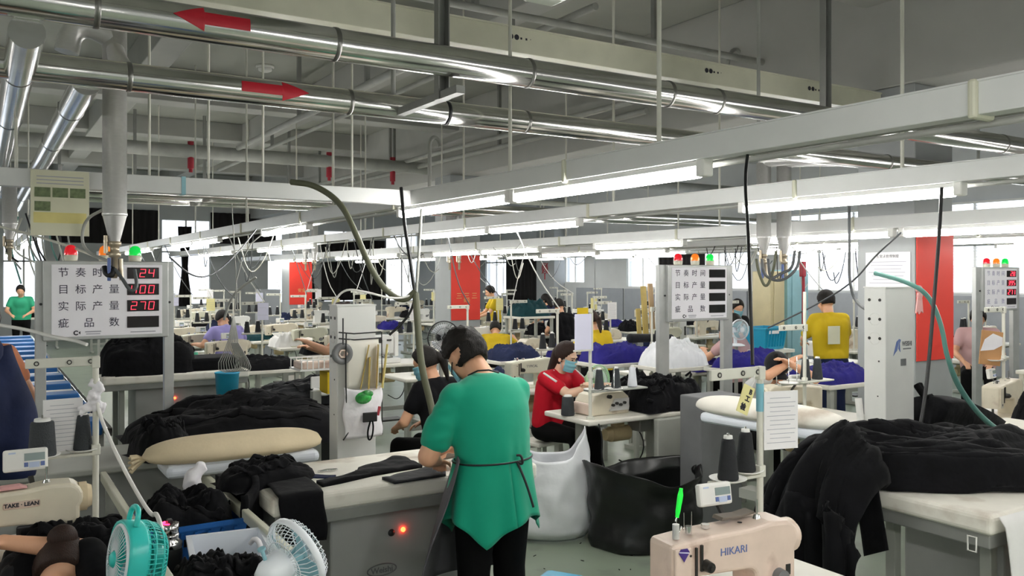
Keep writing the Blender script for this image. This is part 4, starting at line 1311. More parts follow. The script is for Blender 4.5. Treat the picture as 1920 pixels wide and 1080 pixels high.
# ============================================================ foreground left: sewing station
BUILD['machine_left'] = lambda: sewing_machine('cream_enamel', '', panel=True, wheel='canvas')
lm = use('machine_left', (.09, 3.72, TB), 0, 'cream sewing machine at the left edge with black motor panel and tan handwheel')
mb = MB(); mb.box((.045, -.064, .215), (.12, .004, .026), bev=.006); lp = mb.build('name_plate', 'pink_cream', lm)
text('TAKE · LEAN', .020, 'lettering', 'print_black', lp, (.045, -.0665, .215), bold=.0008)
mb = MB(); mb.box((.075, -.067, .085), (.095, .012, .105), bev=.008); mb.build('motor_panel', 'black_plastic', lm)
for o in list(kids(lm)):
    if o.name.startswith('stitch_dial'): o.location = (.005, 0, -.0)
    if o.name.startswith('control_panel') or o.name.startswith('panel_bracket'): o.location = (.04, -.03, .005); o.scale = (1.12, 1, 1.12) if o.name.startswith('control') else (1, 1, 1)
mb = MB(); mb.prism([(-.05, 0), (-.03, .012), (.03, .014), (.055, .002)], .05, bev=.002)
single('cloth_scrap', mb, 'pink_bow', 'pink scrap lying on top of the cream sewing machine at the left edge', 'scrap', (.10, 3.70, TB + .268))
BUILD['table_left'] = lambda: sewing_table(w=1.2, d=.64, edge='wood_edge')
use('table_left', (-.12, 3.76, 0), 0, 'white sewing table with a wooden front edge at the left edge')
st = use('stand', (.42, 4.0, TB), 0, 'cream thread stand with a white cable, beside the left edge machine')
use('cone_fat', dish(st, 0), 0, 'wide dark grey thread cone, left one on the stand at the left edge')
use('cone_charcoal', dish(st, 1), 0, 'slim dark grey thread cone, right one on the stand at the left edge')
use('paper_sheet', (.30, 4.03, TB + .44), R(4), 'white printed sheet hanging behind the dark thread cones at the left edge')
t = thing('plastic_wrap', 'crumpled white plastic tied round the pole of the left edge thread stand', 'plastic', (.42, 4.0, TB + .56))
mb = MB()
for i in range(5): mb.sph((.014 * math.cos(i * 2), -.006 + .010 * math.sin(i * 2), -.05 + .025 * i), (.026, .018, .028), 8, 6)
mb.prism([(-.01, -.02), (-.07, -.05), (-.055, -.085), (-.01, -.06)], .012)
me = remeshed(mb, .006, 'poly_bag', 1)
for v in me.vertices: v.co += v.normal * .012 * noise.noise(v.co * 55)
put('wrap', me, t)
# navy jacket and garments hanging at the left edge
mb = MB()
def gar(u, v):
    a = (u - .5) * PI
    w = .16 + .10 * v - .04 * math.cos(v * 5) + .03 * math.sin(u * 14 + v * 3) * v
    return (.02 + math.sin(a) * w * .75 + .02 * noise.noise(Vector((u * 4, v * 4, 1))), 4.62 - math.cos(a) * w * .55 + .03 * noise.noise(Vector((u * 6, v * 5, 7))), 1.52 - .60 * v)
mb.sheet(gar, 24, 20, thick=.02)
mb.sph((-.03, 4.56, 1.50), (.13, .12, .10), 14, 9)
t = single('garment_bundle', mb, 'navy_cloth', 'dark navy garment bundle hanging at the left edge behind the thread cones', 'garment')
# black cloth on left table
mb = MB(); clothmound(mb, .30, 3.60, TB + .002, .44, .30, .10, .1, 3, flaps=8)
single('cloth_pile', mb, 'black_cloth', 'black garment pieces bunched on the left edge sewing table beside the teal fan', 'cloth')
mb = MB(); clothmound(mb, .16, 3.545, TB + .002, .20, .17, .05, 0, 8)
single('cloth_pile', mb, 'charcoal_cloth', 'dark folded cloth under the needle area of the left edge sewing machine', 'cloth')
# slideway with crates between the left station and the ironing table
t = thing('slideway', 'pale metal slideway with sloping rails between the left station and the near ironing table', 'slideway', (.77, 2.4, 0))
for s, l in ((-1, 'rail'), (1, 'rail')):
    MB().box((s * .22, 1.2, .80), (.03, 2.6, .05), bev=.006).build('rail', 'sage_cream', t)
MB().box((0, 1.2, .55), (.42, 2.6, .02)).build('shelf', 'cabinet_grey', t)
for s in (-1, 1):
    for yy in (.0, 2.4): MB().box((s * .2, yy, .39), (.04, .04, .78)).build('leg', 'leg_grey', t)
use('crate_blue', (.78, 3.93, .62), 0, 'blue crate of black cloth behind the teal fan', None)
mb = MB(); clothmound(mb, .76, 3.93, .70, .42, .30, .17, 0, 5, flaps=10)
single('cloth_pile', mb, 'black_cloth', 'black garment pieces heaped in the blue crate behind the steel mug', 'cloth')
use('bin_white', (.82, 3.36, .61), R(82), 'white plastic bin of black cloth below the near ironing table corner')
mb = MB(); clothmound(mb, .73, 3.10, .64, .34, .50, .165, 0.1, 11, flaps=10)
single('cloth_pile', mb, 'black_cloth', 'black ribbed garments filling the white bin beside the white fan', 'cloth')
mb = MB(); mb.tube([(.86, 3.22, .845), (.87, 3.20, .87), (.885, 3.185, .855), (.89, 3.18, .81)], [.008, .010, .010, .006], 8, smooth_pts=1)
single('cloth_clip', mb, 'poly_bag', 'small white clip on the black garments in the white bin', 'clip')
# crumpled white bag beside the crate
mb = MB()
mb.sph((0, 0, .03), (.075, .06, .085), 14, 10); mb.sph((.02, .0, .13), (.045, .035, .08), 12, 8); mb.sph((.05, 0, .20), (.035, .02, .04), 10, 7)
me = remeshed(mb, .012, 'poly_bag', 3)
for v in me.vertices: v.co += Vector((noise.noise(v.co * 22), noise.noise(v.co * 22 + Vector((5, 0, 0))), noise.noise(v.co * 22 + Vector((0, 7, 0))))) * .014
o = bpy.data.objects.new('plastic_bag', me); COL.objects.link(o); o.location = ray(352, 965, 3.85); tag(o, 'crumpled white plastic bag lying at the blue crate behind the steel mug', 'bag')
# mug
p = ray(318, 1010, 3.35)
t = thing('steel_mug', 'black insulated bottle with steel neck and pink lid mark behind the teal fan', 'bottle', (p.x, p.y, .60))
z = p.z - .60
MB().lathe([(0, 0), (.046, 0), (.048, z - .05), (.045, z - .035)], 28).build('body', 'black_plastic', t)
MB().lathe([(.045, z - .036), (.049, z - .03), (.047, z - .012), (.034, z + .004), (.036, z + .010), (.036, z + .02), (.03, z + .022)], 28).build('neck', 'mug_steel', t)
mb = MB(); mb.lathe([(.032, z + .02), (.035, z + .024), (.035, z + .06), (.031, z + .062), (.030, z + .054), (0, z + .054)], 28); mb.build('lid', 'mug_steel', t)
mb = MB(); mb.tube([(.026 * math.cos(a), .026 * math.sin(a), z + .0615) for a in [R(120) + i * R(10) for i in range(15)]], .0045, 6); mb.build('lid_mark', 'glow_pink', t)  # lid mark glows by emission although it is no lamp
mb = MB(); mb.box((0, 0, z + .068), (.02, .03, .018), bev=.004); mb.build('lid_catch', 'black_plastic', t)

# teal drum fan
def drum_fan():
    t = thing('desk_fan', 'teal drum fan with a carry handle, in front of the steel bottle', 'fan')
    r = .135
    def rad(a): return r * (1 + .035 * math.cos(4 * a + PI))          # softly squared rim
    mb = MB()
    N = 40
    prof = [(.90, -.058), (.97, -.060), (1.0, -.05), (1.0, -.035), (.985, .0), (.96, .012), (.95, .008), (.93, -.05), (.90, -.055)]
    vs = [(rad(a) * q * math.cos(a), y, rad(a) * q * math.sin(a)) for q, y in prof for a in [2 * PI * i / N for i in range(N)]]
    mb.add(vs, [[j * N + i, j * N + (i + 1) % N, (j + 1) * N + (i + 1) % N, (j + 1) * N + i] for j in range(len(prof) - 1) for i in range(N)], True)
    mb.build('rim', 'fan_cyan', t)
    mb = MB(); mb.lathe([(.122, -.056), (.120, -.062), (.113, -.066), (.111, -.060)], 40, Matrix.Rotation(PI / 2, 4, 'X') @ Matrix.Scale(-1, 4, (0, 0, 1))); mb.build('front_ring', 'fan_white', t)
    mb = MB()
    for i in range(44):
        a = 2 * PI * i / 44
        mb.tube([(.03 * math.cos(a), -.074, .03 * math.sin(a)), (.08 * math.cos(a + .12), -.073, .08 * math.sin(a + .12)), (.112 * math.cos(a + .2), -.063, .112 * math.sin(a + .2))], .0014, 4, caps=False)
    mb.build('front_grille', 'fan_white', t)
    mb = MB(); mb.lathe([(0, .088), (.018, .086), (.026, .080), (.028, .07)], 20, Matrix.Rotation(PI / 2, 4, 'X')); mb.build('hub_cap', 'fan_cyan', t)
    mb = MB()
    for i in range(48):
        a = 2 * PI * i / 48
        rr = rad(a)
        mb.tube([(rr * .965 * math.cos(a), .005, rr * .965 * math.sin(a)), (rr * .95 * math.cos(a), .035, rr * .95 * math.sin(a)), (rr * .86 * math.cos(a), .065, rr * .86 * math.sin(a)), (rr * .70 * math.cos(a), .08, rr * .70 * math.sin(a)), (.045 * math.cos(a), .088, .045 * math.sin(a))], .0022, 5, caps=False)
    for q, y in ((.955, .03), (.89, .06), (.72, .079)): mb.tube([(rad(a) * q * math.cos(a), y, rad(a) * q * math.sin(a)) for a in [2 * PI * i / 40 for i in range(40)]], .003, 5, closed=True)
    mb.build('rear_cage', 'fan_cyan', t)
    mb = MB(); mb.lathe([(0, -.10), (.03, -.098), (.042, -.088), (.046, -.05)], 24, Matrix.Rotation(PI / 2, 4, 'X')); mb.build('motor_housing', 'fan_cyan', t)
    mb = MB()
    for k in range(4):
        a0 = k * PI / 2
        mb.sheet(lambda u, v: ((.02 + u * .085) * math.cos(a0 + (v - .5) * 1.2), (v - .5) * .04 - .012, (.02 + u * .085) * math.sin(a0 + (v - .5) * 1.2)), 5, 6, thick=.002)
    mb.build('blades', 'sheet_cyan', t)
    mb = MB(); mb.tube([(-.045, -.03, .128), (-.042, -.028, .165), (-.02, -.025, .182), (.02, -.025, .182), (.042, -.028, .165), (.045, -.03, .128)], .0095, 10, smooth_pts=2); mb.build('handle', 'fan_cyan', t)
    mb = MB(); mb.box((0, .01, -.150), (.16, .12, .03), bev=.012); mb.build('foot', 'fan_cyan', t)
    return t
f = drum_fan()
f.location = ray(254, 1046, 2.80)
f.rotation_euler = (R(-8), R(4), R(-83))
f.scale = (.92, .92, .92)
# white fan, seen from its rear side
BUILD['fan_rear'] = lambda: desk_fan('fan_white', r=.115, stand=False)
t = use('fan_rear', ray(556, 1040, 2.62), 0, 'white round fan seen from its rear side, left of the lit red lamp')
t.rotation_euler = (R(-20), 0, R(108))
mb = MB(); mb.cyl((-.0, .10, .05), (-.0, .10, .085), .006, n=10); mb.cyl((0, .10, .083), (0, .10, .09), .012, n=12); mb.build('swing_knob', 'sheet_cyan', t)
mb = MB(); mb.box((0, .12, -.12), (.04, .04, .16), bev=.01); mb.lathe([(0, 0), (.09, 0), (.09, .012), (.05, .03), (0, .034)], 24, Matrix.Translation((0, .10, -.215))); mb.build('stand', 'fan_white', t)
use('crate_blue', (1.12, 2.62, .50), R(80), 'blue crate under the white fan at the bottom edge')
cable('white_cable', [(.425, 3.985, TB + .53), (.44, 3.97, TB + .45), (.50, 3.8, TB + .28), (.56, 3.5, TB + .14), (.53, 3.2, 1.02), (.52, 3.02, .98)], .008, 'cable_white', 'white cable curving from the left edge thread stand down to the teal fan')
# the seated worker at the left edge, seen from behind and above
figure('person with brown hair bun bending over the left edge sewing machine, bare arm forward', (.15, 2.86, 0), R(-10), sit=.35, lean=57, head=(62, 0, 0), wrists={1: (-.17, .63, .90), -1: (-.34, .62, TB + .07)}, shirt='black_cloth', hair='hair_brown', style='bun', sleeve=.92, vox=.011, H=1.70, hints={1: (.5, 1, .5), -1: (-.9, 0, -.2)})
# ============================================================ near ironing table with the green-shirted worker
it1 = use('ironing_table', (1.10, 3.72, 0), 0, 'white-topped ironing table with a lit red lamp, at which the green-shirted person works')
ZI = .868
# garments on it
def flat_piece(poly, z, h, label, m='black_cloth', cat='cloth', name='garment_piece', seed=1):
    """a soft flat garment piece: polygon (x, y) gently wrinkled"""
    bm = bmesh.new()
    bm.faces.new([bm.verts.new((x, y, 0)) for x, y in poly])
    bmesh.ops.triangulate(bm, faces=bm.faces[:])
    bmesh.ops.subdivide_edges(bm, edges=bm.edges[:], cuts=5, use_grid_fill=True)
    ex = bmesh.ops.extrude_face_region(bm, geom=bm.faces[:])
    top = [v for v in ex['geom'] if isinstance(v, bmesh.types.BMVert)]
    rim = {v for e in bm.edges if e.is_boundary for v in e.verts}
    for v in top: v.co.z += h * (.55 + .9 * abs(noise.noise(Vector((v.co.x * 7 + seed, v.co.y * 9, seed)))))
    bmesh.ops.recalc_face_normals(bm, faces=bm.faces[:])
    mb = MB(); mb.bm(bm, True)
    return single(name, mb, m, label, cat, (0, 0, z))
flat_piece([onz(x, y, ZI).xy[:] for x, y in ((593, 906), (665, 892), (672, 882), (700, 874), (735, 862), (760, 862), (792, 877), (700, 893), (640, 907), (605, 914))], ZI, .022, 'black garment laid across the white ironing table beside the iron')
flat_piece([onz(x, y, ZI).xy[:] for x, y in ((716, 899), (760, 888), (806, 877), (836, 880), (836, 893), (740, 908))], ZI, .012, 'dark brown folded garment on the ironing table next to the green-shirted person', 'charcoal_cloth', seed=3)
flat_piece([onz(x, y, ZI).xy[:] for x, y in ((535, 897), (575, 890), (630, 893), (622, 898), (570, 896))], ZI, .008, 'narrow violet-black strip at the back left corner of the ironing table', 'navy_cloth', seed=4)
mb = MB()
mb.sheet(lambda u, v: (1.115 + .20 * u + .01 * math.sin(v * 9), 4.02 - min(v, .5) * 2 * .335 - .0, ZI + .012 if v < .5 else ZI + .010 - (v - .5) * .42 - .004 * math.sin(u * 8)), 12, 24, thick=.008)
for f in range(0): pass
single('garment_piece', mb, 'black_cloth', 'black trouser leg folded over the front left edge of the near ironing table', 'cloth')
mb = MB(); clothmound(mb, 1.16, 4.08, ZI - .005, .44, .30, .075, .2, 21, flaps=9)
single('cloth_pile', mb, 'black_cloth', 'black garments bunched on the back left corner of the near ironing table', 'cloth')
mb = MB()
def hang(u, v):
    return (.98 + .12 * math.sin(u * 3) + .05 * noise.noise(Vector((u * 3, v * 3, 1))), 4.2 - .42 * u, .90 - .30 * v - .03 * math.sin(u * 9))
mb.sheet(hang, 16, 12, thick=.03)
single('cloth_pile', mb, 'black_cloth', 'black garments hanging off the left end of the near ironing table above the blue crate', 'cloth')
t = thing('thread_clippers', 'small pair of metal clippers on the near ironing table', 'tool', onz(614, 884, ZI))
mb = MB(); mb.tube([(-.05, 0, .006), (0, .012, .008), (.05, .004, .006)], .004, 6); mb.tube([(-.05, 0, .006), (0, -.012, .008), (.05, -.004, .006)], .004, 6)
mb.build('blades', 'chrome', t)
# iron
t = thing('steam_iron', 'dark shoe-shaped steam iron with a pale sole by the hand of the green-shirted person', 'iron', onz(822, 866, ZI), R(8))
mb = MB(); mb.prism([(-.10, 0), (.10, 0), (.10, .014), (-.10, .014)], .09, bev=.01); mb.build('sole', 'pad_white', t)
mb = MB(); mb.prism([(-.095, .014), (.09, .014), (.085, .04), (.05, .062), (.01, .066), (-.04, .05)], .075, bev=.016, seg=3); mb.build('shell', 'sneaker', t)
mb = MB(); mb.tube([(-.03, 0, .055), (-.02, 0, .095), (.05, 0, .10), (.075, 0, .06)], .010, 8, smooth_pts=2); mb.build('handle', 'sneaker', t)
mb = MB(); mb.tube([(.01, -.03, .062), (.03, -.03, .08), (.05, -.03, .06)], .003, 6); mb.build('cord_loop', 'cable_white', t)
# grey column box behind it, with hanging bag
bc = box_column('slim white box column with black straps and hanging bags behind the near ironing table', 'column', (1.72, 4.62, 0), .235, .13, 1.672, .5, logo=False)
t = thing('hanging_bag', 'clear pocket bag with yellow strips hung on the slim white box column', 'bag', (1.855, 4.60, 1.18))
mb = MB(); mb.sheet(lambda u, v: (-.10 + .20 * u, -.016 - .018 * math.sin(u * PI) * math.sin(v * PI), .30 - .28 * v), 10, 10, thick=.004); mb.build('clear_pocket', 'pad_white', t)
mb = MB(); mb.sheet(lambda u, v: (-.115 + .225 * u + .008 * math.sin(v * 9), -.03 - .035 * math.sin(u * PI) * (.4 + .6 * math.sin(v * PI)) + .005 * noise.noise(Vector((u * 6, v * 6, 0))), .035 - .29 * v - .02 * math.sin(u * PI) * (1 - v)), 16, 16, thick=.005); mb.build('white_pocket', 'poly_bag', t)
for k, (x0, x1, w) in enumerate(((-.02, .03, .012), (.03, .035, .05), (.075, .085, .045), (.11, .14, .03))):
    mb = MB(); mb.bar((x0, -.042 - .003 * k, .02), (x1, -.045 - .003 * k, .27 if k != 1 else .20), w, .004); mb.build('strip', 'olive_board' if k < 3 else 'paper_yellow', t)
mb = MB()
for z in (.30, .335): mb.tube([(-.135, -.005, z + .01), (-.05, -.02, z), (.115, -.02, z + .005)], .004, 6)
mb.tube([(-.10, -.03, .34), (-.105, -.035, .1), (-.10, -.035, -.1), (-.075, -.035, -.2), (-.12, -.035, -.26)], .004, 6, smooth_pts=1); mb.tube([(.115, -.03, .34), (.118, -.03, -.25)], .003, 6)
mb.build('strap', 'cable_black', t)
t2 = thing('candy_bag', 'small green and gold packet tucked in the hanging bag on the slim box column', 'packet', (1.84, 4.525, 1.155))
mb = MB(); mb.sph((0, 0, 0), (.05, .014, .035), 14, 9); mb.sph((.02, 0, .02), (.04, .012, .022), 12, 8); mb.build('packet', 'candy_green', t2)
t2 = thing('phone', 'black phone with a looped wrist strap in the hanging bag on the slim box column', 'phone', (1.875, 4.515, 1.045), R(-4))
mb = MB(); mb.box((0, 0, 0), (.085, .009, .055), bev=.004); mb.build('body', 'black_plastic', t2)
mb = MB(); mb.tube([(.0, -.008, -.02), (-.018, -.008, -.08), (-.012, -.008, -.13), (.008, -.008, -.12), (.018, -.008, -.06), (.012, -.008, -.02)], .005, 6, smooth_pts=2); mb.build('wrist_strap', 'trouser_black', t2)
mb = MB(); mb.bar((1.925, 4.52, 1.05), (1.935, 4.52, 1.10), .012, .012); single('red_marker', mb, 'valve_red', 'small red pen in the hanging bag beside the black phone', 'pen')
t2 = thing('tape_roll', 'dark grey roll hanging from a strap on the slim white box column', 'roll', (1.737, 4.585, 1.405))
mb = MB(); mb.lathe([(.028, -.014), (.058, -.014), (.061, -.008), (.061, .008), (.058, .014), (.028, .014), (.028, -.014)], 30, Matrix.Rotation(PI / 2, 4, 'X')); mb.build('winding', 'grey_plastic', t2)
mb = MB(); mb.lathe([(.018, -.015), (.028, -.015), (.028, .015), (.018, .015), (.018, -.015)], 6, Matrix.Rotation(PI / 2, 4, 'X')); mb.build('core', 'pink_cream', t2)
mb = MB(); mb.tube([(0, -.012, .05), (0, -.012, .20)], .004, 6); mb.build('strap', 'cable_black', t2)

# the worker in green
def green_worker():
    lx, ly = 2.025, 3.42
    t = thing('person', 'person in a teal green tunic and black trousers working at the near ironing table', 'person', (lx, ly, 0), R(4))
    H = Euler((R(-44), 0, R(8))).to_matrix()
    hc = Vector((-.02, .195, 1.455))
    body, cloth, tr = MB(), MB(), MB()
    def hp(x, y, z): return hc + H @ Vector((x, y, z))
    ell(body, hp(0, -.008, .02), (.078, .096, .098), H); ell(body, hp(0, .018, -.045), (.062, .072, .068), H); ell(body, hp(0, .060, -.088), (.026, .022, .020), H); ell(body, hp(0, .096, -.022), (.013, .02, .02), H)
    for s in (-1, 1): ell(body, hp(s * .08, -.008, -.015), (.011, .022, .034), H); ell(body, hp(s * .04, .062, -.035), (.024, .02, .02), H)
    limb(body, (0.0, .03, 1.32), hp(0, -.022, -.07), .066, .058)
    limb(body, (-.06, .03, 1.27), (.06, .03, 1.27), .07, .07)
    sh = {1: Vector((.165, .03, 1.285)), -1: Vector((-.178, .04, 1.285))}
    wr = {1: Vector((.06, .40, ZI + .10)), -1: Vector((-.15, .25, ZI + .09))}
    for s in (1, -1):
        el, w = bend(sh[s], wr[s], .285, .25, Vector((s * .7, -.1, -1)) if s < 0 else Vector((.05, -.1, -1)))
        limb(body, sh[s], el, .055, .048); limb(body, el, w, .048, .03); limb(body, el, el * .6 + w * .4, .048, .044)
        hand(body, w, w - el, Vector((0, 0, 1)), .6, s)
        e2 = sh[s] * .30 + el * .70
        limb(cloth, sh[s], e2, .072, .072)
    # torso
    prof = [(.93, .182, .130, -.01), (1.0, .188, .132, -.008), (1.08, .195, .134, -.002), (1.16, .198, .135, .006), (1.24, .205, .128, .016), (1.30, .196, .112, .026), (1.345, .165, .092, .03), (1.375, .11, .07, .034), (1.392, .06, .045, .036)]
    for mbx, g in ((cloth, 0), (body, -.02)):
        N = 36
        vs = [((rx * 1.02 + g) * math.sin(a), y + (ry + g) * math.cos(a), z) for z, rx, ry, y in prof for a in [2 * PI * i / N for i in range(N)]]
        mbx.add(vs, [[q * N + i, q * N + (i + 1) % N, (q + 1) * N + (i + 1) % N, (q + 1) * N + i] for q in range(len(prof) - 1) for i in range(N)] + [list(range(N))[::-1], list(range((len(prof) - 1) * N, len(prof) * N))], True)
    me = remeshed(cloth, .010, 'green_shirt', 9)
    # pull soft folds into the back of the shirt
    for v in me.vertices:
        lowk = max(0, min(1, (1.16 - v.co.z) * 6)); arm = max(0, min(1, (abs(v.co.x + .02) - .15) * 12))
        k = noise.noise(Vector((v.co.x * 19, v.co.y * 6, v.co.z * 2))) * .012 * lowk + noise.noise(Vector((v.co.x * 6, v.co.y * 3, v.co.z * 8))) * .004
        k += .009 * arm * noise.noise(Vector((v.co.x * 9 + v.co.z * 22, v.co.y * 9, v.co.z * 16 - v.co.x * 9)))
        v.co += v.normal * k
    put('shirt', me, t)
    put('body', remeshed(body, .0085, 'skin', 3), t)
    # peplum with pointed hem
    sk = MB()
    def hem(a):
        # a=0 back centre (-Y); points left of centre on the back
        return .655 + .075 * abs(math.sin((a + .62) * 1.6)) ** .8 + .02 * math.sin(a * 3)
    def skirt(u, v):
        a = u * 2 * PI
        fold = .012 * v * math.sin(a * 9 + 1) + .008 * v * math.sin(a * 5)
        rx, ry = .198 + .035 * v + fold, .131 + .055 * v + fold
        z = 1.005 + (hem((a + PI) % (2 * PI) - PI) - 1.005) * v
        return (rx * math.sin(a), -.01 - ry * math.cos(a), z)
    sk.sheet(skirt, 80, 16, thick=.004)
    put('peplum', sk.mesh('peplum', 'green_shirt'), t)
    # apron
    ap = MB()
    ap.sheet(lambda u, v: (-.235 - .19 * v + u * (.45 + .14 * v) + .010 * math.sin(v * 7 + u * 5), .135 + .10 * math.sin(u * PI) - .22 * (max(0, .45 - u) / .45) ** 1.3 * (1 - .25 * v) + .02 * v, 1.03 - .60 * v - .04 * (1 - u) * v), 26, 20, thick=.006)
    put('apron', ap.mesh('apron', 'apron_grey'), t)
    st_ = MB()
    st_.tube([(.204 * math.sin(a), -.010 - .138 * math.cos(a), 1.0) for a in [2 * PI * i / 40 for i in range(40)]], .0045, 6, closed=True)
    st_.tube([(.04, -.145, 1.0), (.05, -.165, .96), (.07, -.19, .88), (.085, -.21, .80)], .006, 6, smooth_pts=2)
    st_.tube([(.04, -.145, 1.0), (.06, -.165, .985), (.055, -.16, 1.03), (.035, -.148, 1.03)], .006, 6, smooth_pts=2)
    put('waist_tie', st_.mesh('waist_tie', 'cable_black'), t)
    st_ = MB(); st_.tube([(.02, -.03, 1.395), (-.03, -.022, 1.41), (-.065, .02, 1.405), (-.085, .07, 1.38)], .004, 6)
    put('neck_strap', st_.mesh('neck_strap', 'cable_black'), t)
    ell(tr, (0, -.015, .83), (.185, .145, .15))
    for s in (1, -1):
        limb(tr, (s * .095, -.01, .80), (s * .10, .0, .46), .105, .075); limb(tr, (s * .10, .0, .46), (s * .105, -.03, .08), .078, .06)
    put('trousers', remeshed(tr, .013, 'trouser_black', 4), t)
    so = MB()
    for s in (1, -1): limb(so, (s * .105, -.06, .04), (s * .11, .13, .035), .042, .034)
    put('shoes', remeshed(so, .011, 'sneaker', 2), t)
    hm = MB()
    def hf(u, v):
        th, ph = u * 2 * PI, (v - .5) * PI
        d = Vector((math.cos(ph) * math.sin(th), math.cos(ph) * math.cos(th), math.sin(ph)))
        inside = (d.y * .9 - d.z * .5 > .50) or d.z < -.74 + .5 * max(0, d.y) or (abs(d.x) > .86 and d.z < -.05)
        n = .08 * noise.noise(d * 4) + .07 * noise.noise(d * 10) + .03 * noise.noise(Vector((d.x * 30, d.y * 30, d.z * 8)))
        ff = d.y * .9 - d.z * .5; k2 = max(0, min(1, (ff - .42) / .14)); k2 = k2 * k2 * (3 - 2 * k2)
        if inside and ff <= .5: k2 = 1
        rr = .80 * k2 + (1 - k2) * (1.17 + n + .06 * max(0, -d.y) * (d.z < 0))
        return hp(d.x * .083 * rr, -.012 + d.y * .102 * rr, .024 + d.z * .110 * rr)
    hm.sheet(hf, 56, 40)
    put('hair', hm.mesh('hair', 'hair_dark'), t)
    e = MB()
    for s in (-1, 1): ell(e, hp(s * .031, .084, .004), (.011, .006, .005), H)
    put('eyes', e.mesh('eyes', 'eye_dark'), t)
    e = MB()
    e.tube([hp(-.088, .01, -.02), hp(-.07, .07, -.045), hp(-.02, .10, -.055)], .003, 5)
    put('mask_strap', e.mesh('mask_strap', 'cable_black'), t)
    e = MB(); e.sheet(lambda u, v: hp(math.sin((u - .5) * 2.4) * .083 * (1 - .18 * v), .012 + math.cos((u - .5) * 2.4) * .098, -.002 - .1 * v), 16, 8, thick=.003)
    put('face_mask', e.mesh('face_mask', 'mask_blue'), t)
    return t
green_worker()
# ============================================================ left counting board and its ironing table
counting_board('left counting board showing red numbers 24, 400 and 270 with beacons on top', (.69, 5.93, 0), R(1), ('24', '400', '270', ''))
t = thing('control_console', 'grey press console with green and red buttons under the left counting board', 'console', (-.35, 4.86, 0))
mb = MB(); mb.prism([(0, .03), (1.85, .03), (1.85, .80), (0, .80)], .50, bev=.01, T=Matrix.Translation((0, .42, 0))); mb.build('cabinet', 'cabinet_grey', t)
mb = MB(); mb.box((.92, .37, .822), (1.87, .62, .035), bev=.008); mb.build('top_plate', 'leg_grey', t)
for x, m in ((1.39, 'beacon_green'), (1.49, 'valve_red')):
    mb = MB(); mb.lathe([(0, .0), (.034, 0), (.034, .012), (.026, .02)], 18, Matrix.Translation((x, .20, .84))); b = mb.build('button', 'mug_steel', t)
    mb = MB(); mb.lathe([(.022, .016), (.022, .03), (.017, .036), (0, .037)], 18, Matrix.Translation((x, .20, .84))); mb.build('button_cap', m, b)
mb = MB(); mb.sph((1.31, .18, .85), .011); mb.build('indicator_lamp', 'glow_pink', t)
text('●  ○  ●', .03, 'key_print', 'print_grey', t, (1.12, .14, .8402), (0, 0, 0))
mb = MB(); clothmound(mb, .86, 5.10, .84, .30, .34, .16, .3, 31, flaps=6)
single('cloth_pile', mb, 'black_cloth', 'black garment heaped on the console beside the green button', 'cloth')
# sleeve press arm with canvas cushion
def press_arm(label, loc, rz, L, W, m, wrap=True):
    t = thing('sleeve_board', label, 'pressing board', loc, rz)
    mb = MB()
    def fn(u, v):
        a = v * 2 * PI
        x = (u - .5) * L
        w = W / 2 * (max(0, 1 - abs(2 * u - 1) ** 3.2)) ** .5
        h = .085 * (max(0, 1 - abs(2 * u - 1) ** 4)) ** .5
        return (x, w * math.cos(a), h * math.sin(a) * (1 if math.sin(a) > 0 else .6))
    mb.sheet(fn, 30, 24); mb.build('cushion', m, t)
    if wrap:
        mb = MB()
        for i in range(9):
            a = i * 2 * PI / 9
            mb.tube([(-L / 2 + .02, .0, -.01), (-L / 2 - .02, .03 * math.cos(a), -.015 + .025 * math.sin(a)), (-L / 2 - .05, .05 * math.cos(a), -.03 + .04 * math.sin(a))], .008, 5)
        mb.build('gathered_end', m, t)
    mb = MB(); mb.box((.02, 0, -.065), (L * .84, W * .82, .07), bev=.03, seg=3); mb.build('base_plate', 'bin_white', t)
    mb = MB(); mb.box((.30 * L, 0, -.30), (.12, .10, .42)); mb.build('arm_post', 'leg_grey', t)
    mb = MB(); mb.box((.1 * L, 0, -.52), (.5 * L, .12, .06)); mb.build('arm_foot', 'leg_grey', t)
    return t
press_arm('beige canvas sleeve pressing cushion with a gathered left end, on a white arm', (1.16, 4.62, .93), R(0), .94, .34, 'canvas')
press_arm('white oval pressing board pointing toward the white box column, behind the hanging sheet', (4.22, 3.72, .97), R(-84), 1.1, .30, 'pad_white', False)
# heaps of black garments behind
use('table', (1.35, 5.82, 0), 0, 'table almost buried under a long black heap, behind the canvas pressing cushion')
mb = MB(); clothmound(mb, 1.45, 5.72, .78, 1.35, .95, .20, 0, 41, 70, 40, flaps=26)
single('garment_heap', mb, 'black_cloth', 'long low heap of black garments behind the beige canvas pressing cushion', 'clothes')
for i, (x, y, z, sx, sy, sz, l, m) in enumerate(((2.35, 7.0, .0, .95, .6, .80, 'black covered bin stack in front of the blue bucket, right part', 'black_bag'), (1.62, 7.2, 0, .6, .5, .66, 'black covered bin below the blue bucket', 'black_bag'))):
    mb = MB(); mb.box((x, y, sz / 2), (sx, sy, sz), bev=.03); single('covered_bin', mb, m, l, 'bin')
mb = MB(); clothmound(mb, 2.35, 6.95, .80, .9, .55, .14, .1, 43, flaps=12)
single('garment_heap', mb, 'charcoal_cloth', 'charcoal garments on the black bins left of the slim box column', 'clothes')
t = thing('white_wrapping', 'curled white packaging scraps on the charcoal garments left of the slim box column', 'packaging', (2.34, 6.62, .90))
mb = MB(); mb.tube([(-.08, 0, .02), (0, -.02, .0), (.09, 0, .02), (.13, .03, .07), (.10, .05, .11)], .03, 8, smooth_pts=1); mb.box((-.03, .05, .08), (.10, .02, .10), bev=.01); mb.build('wrapping', 'white_cloth', t)
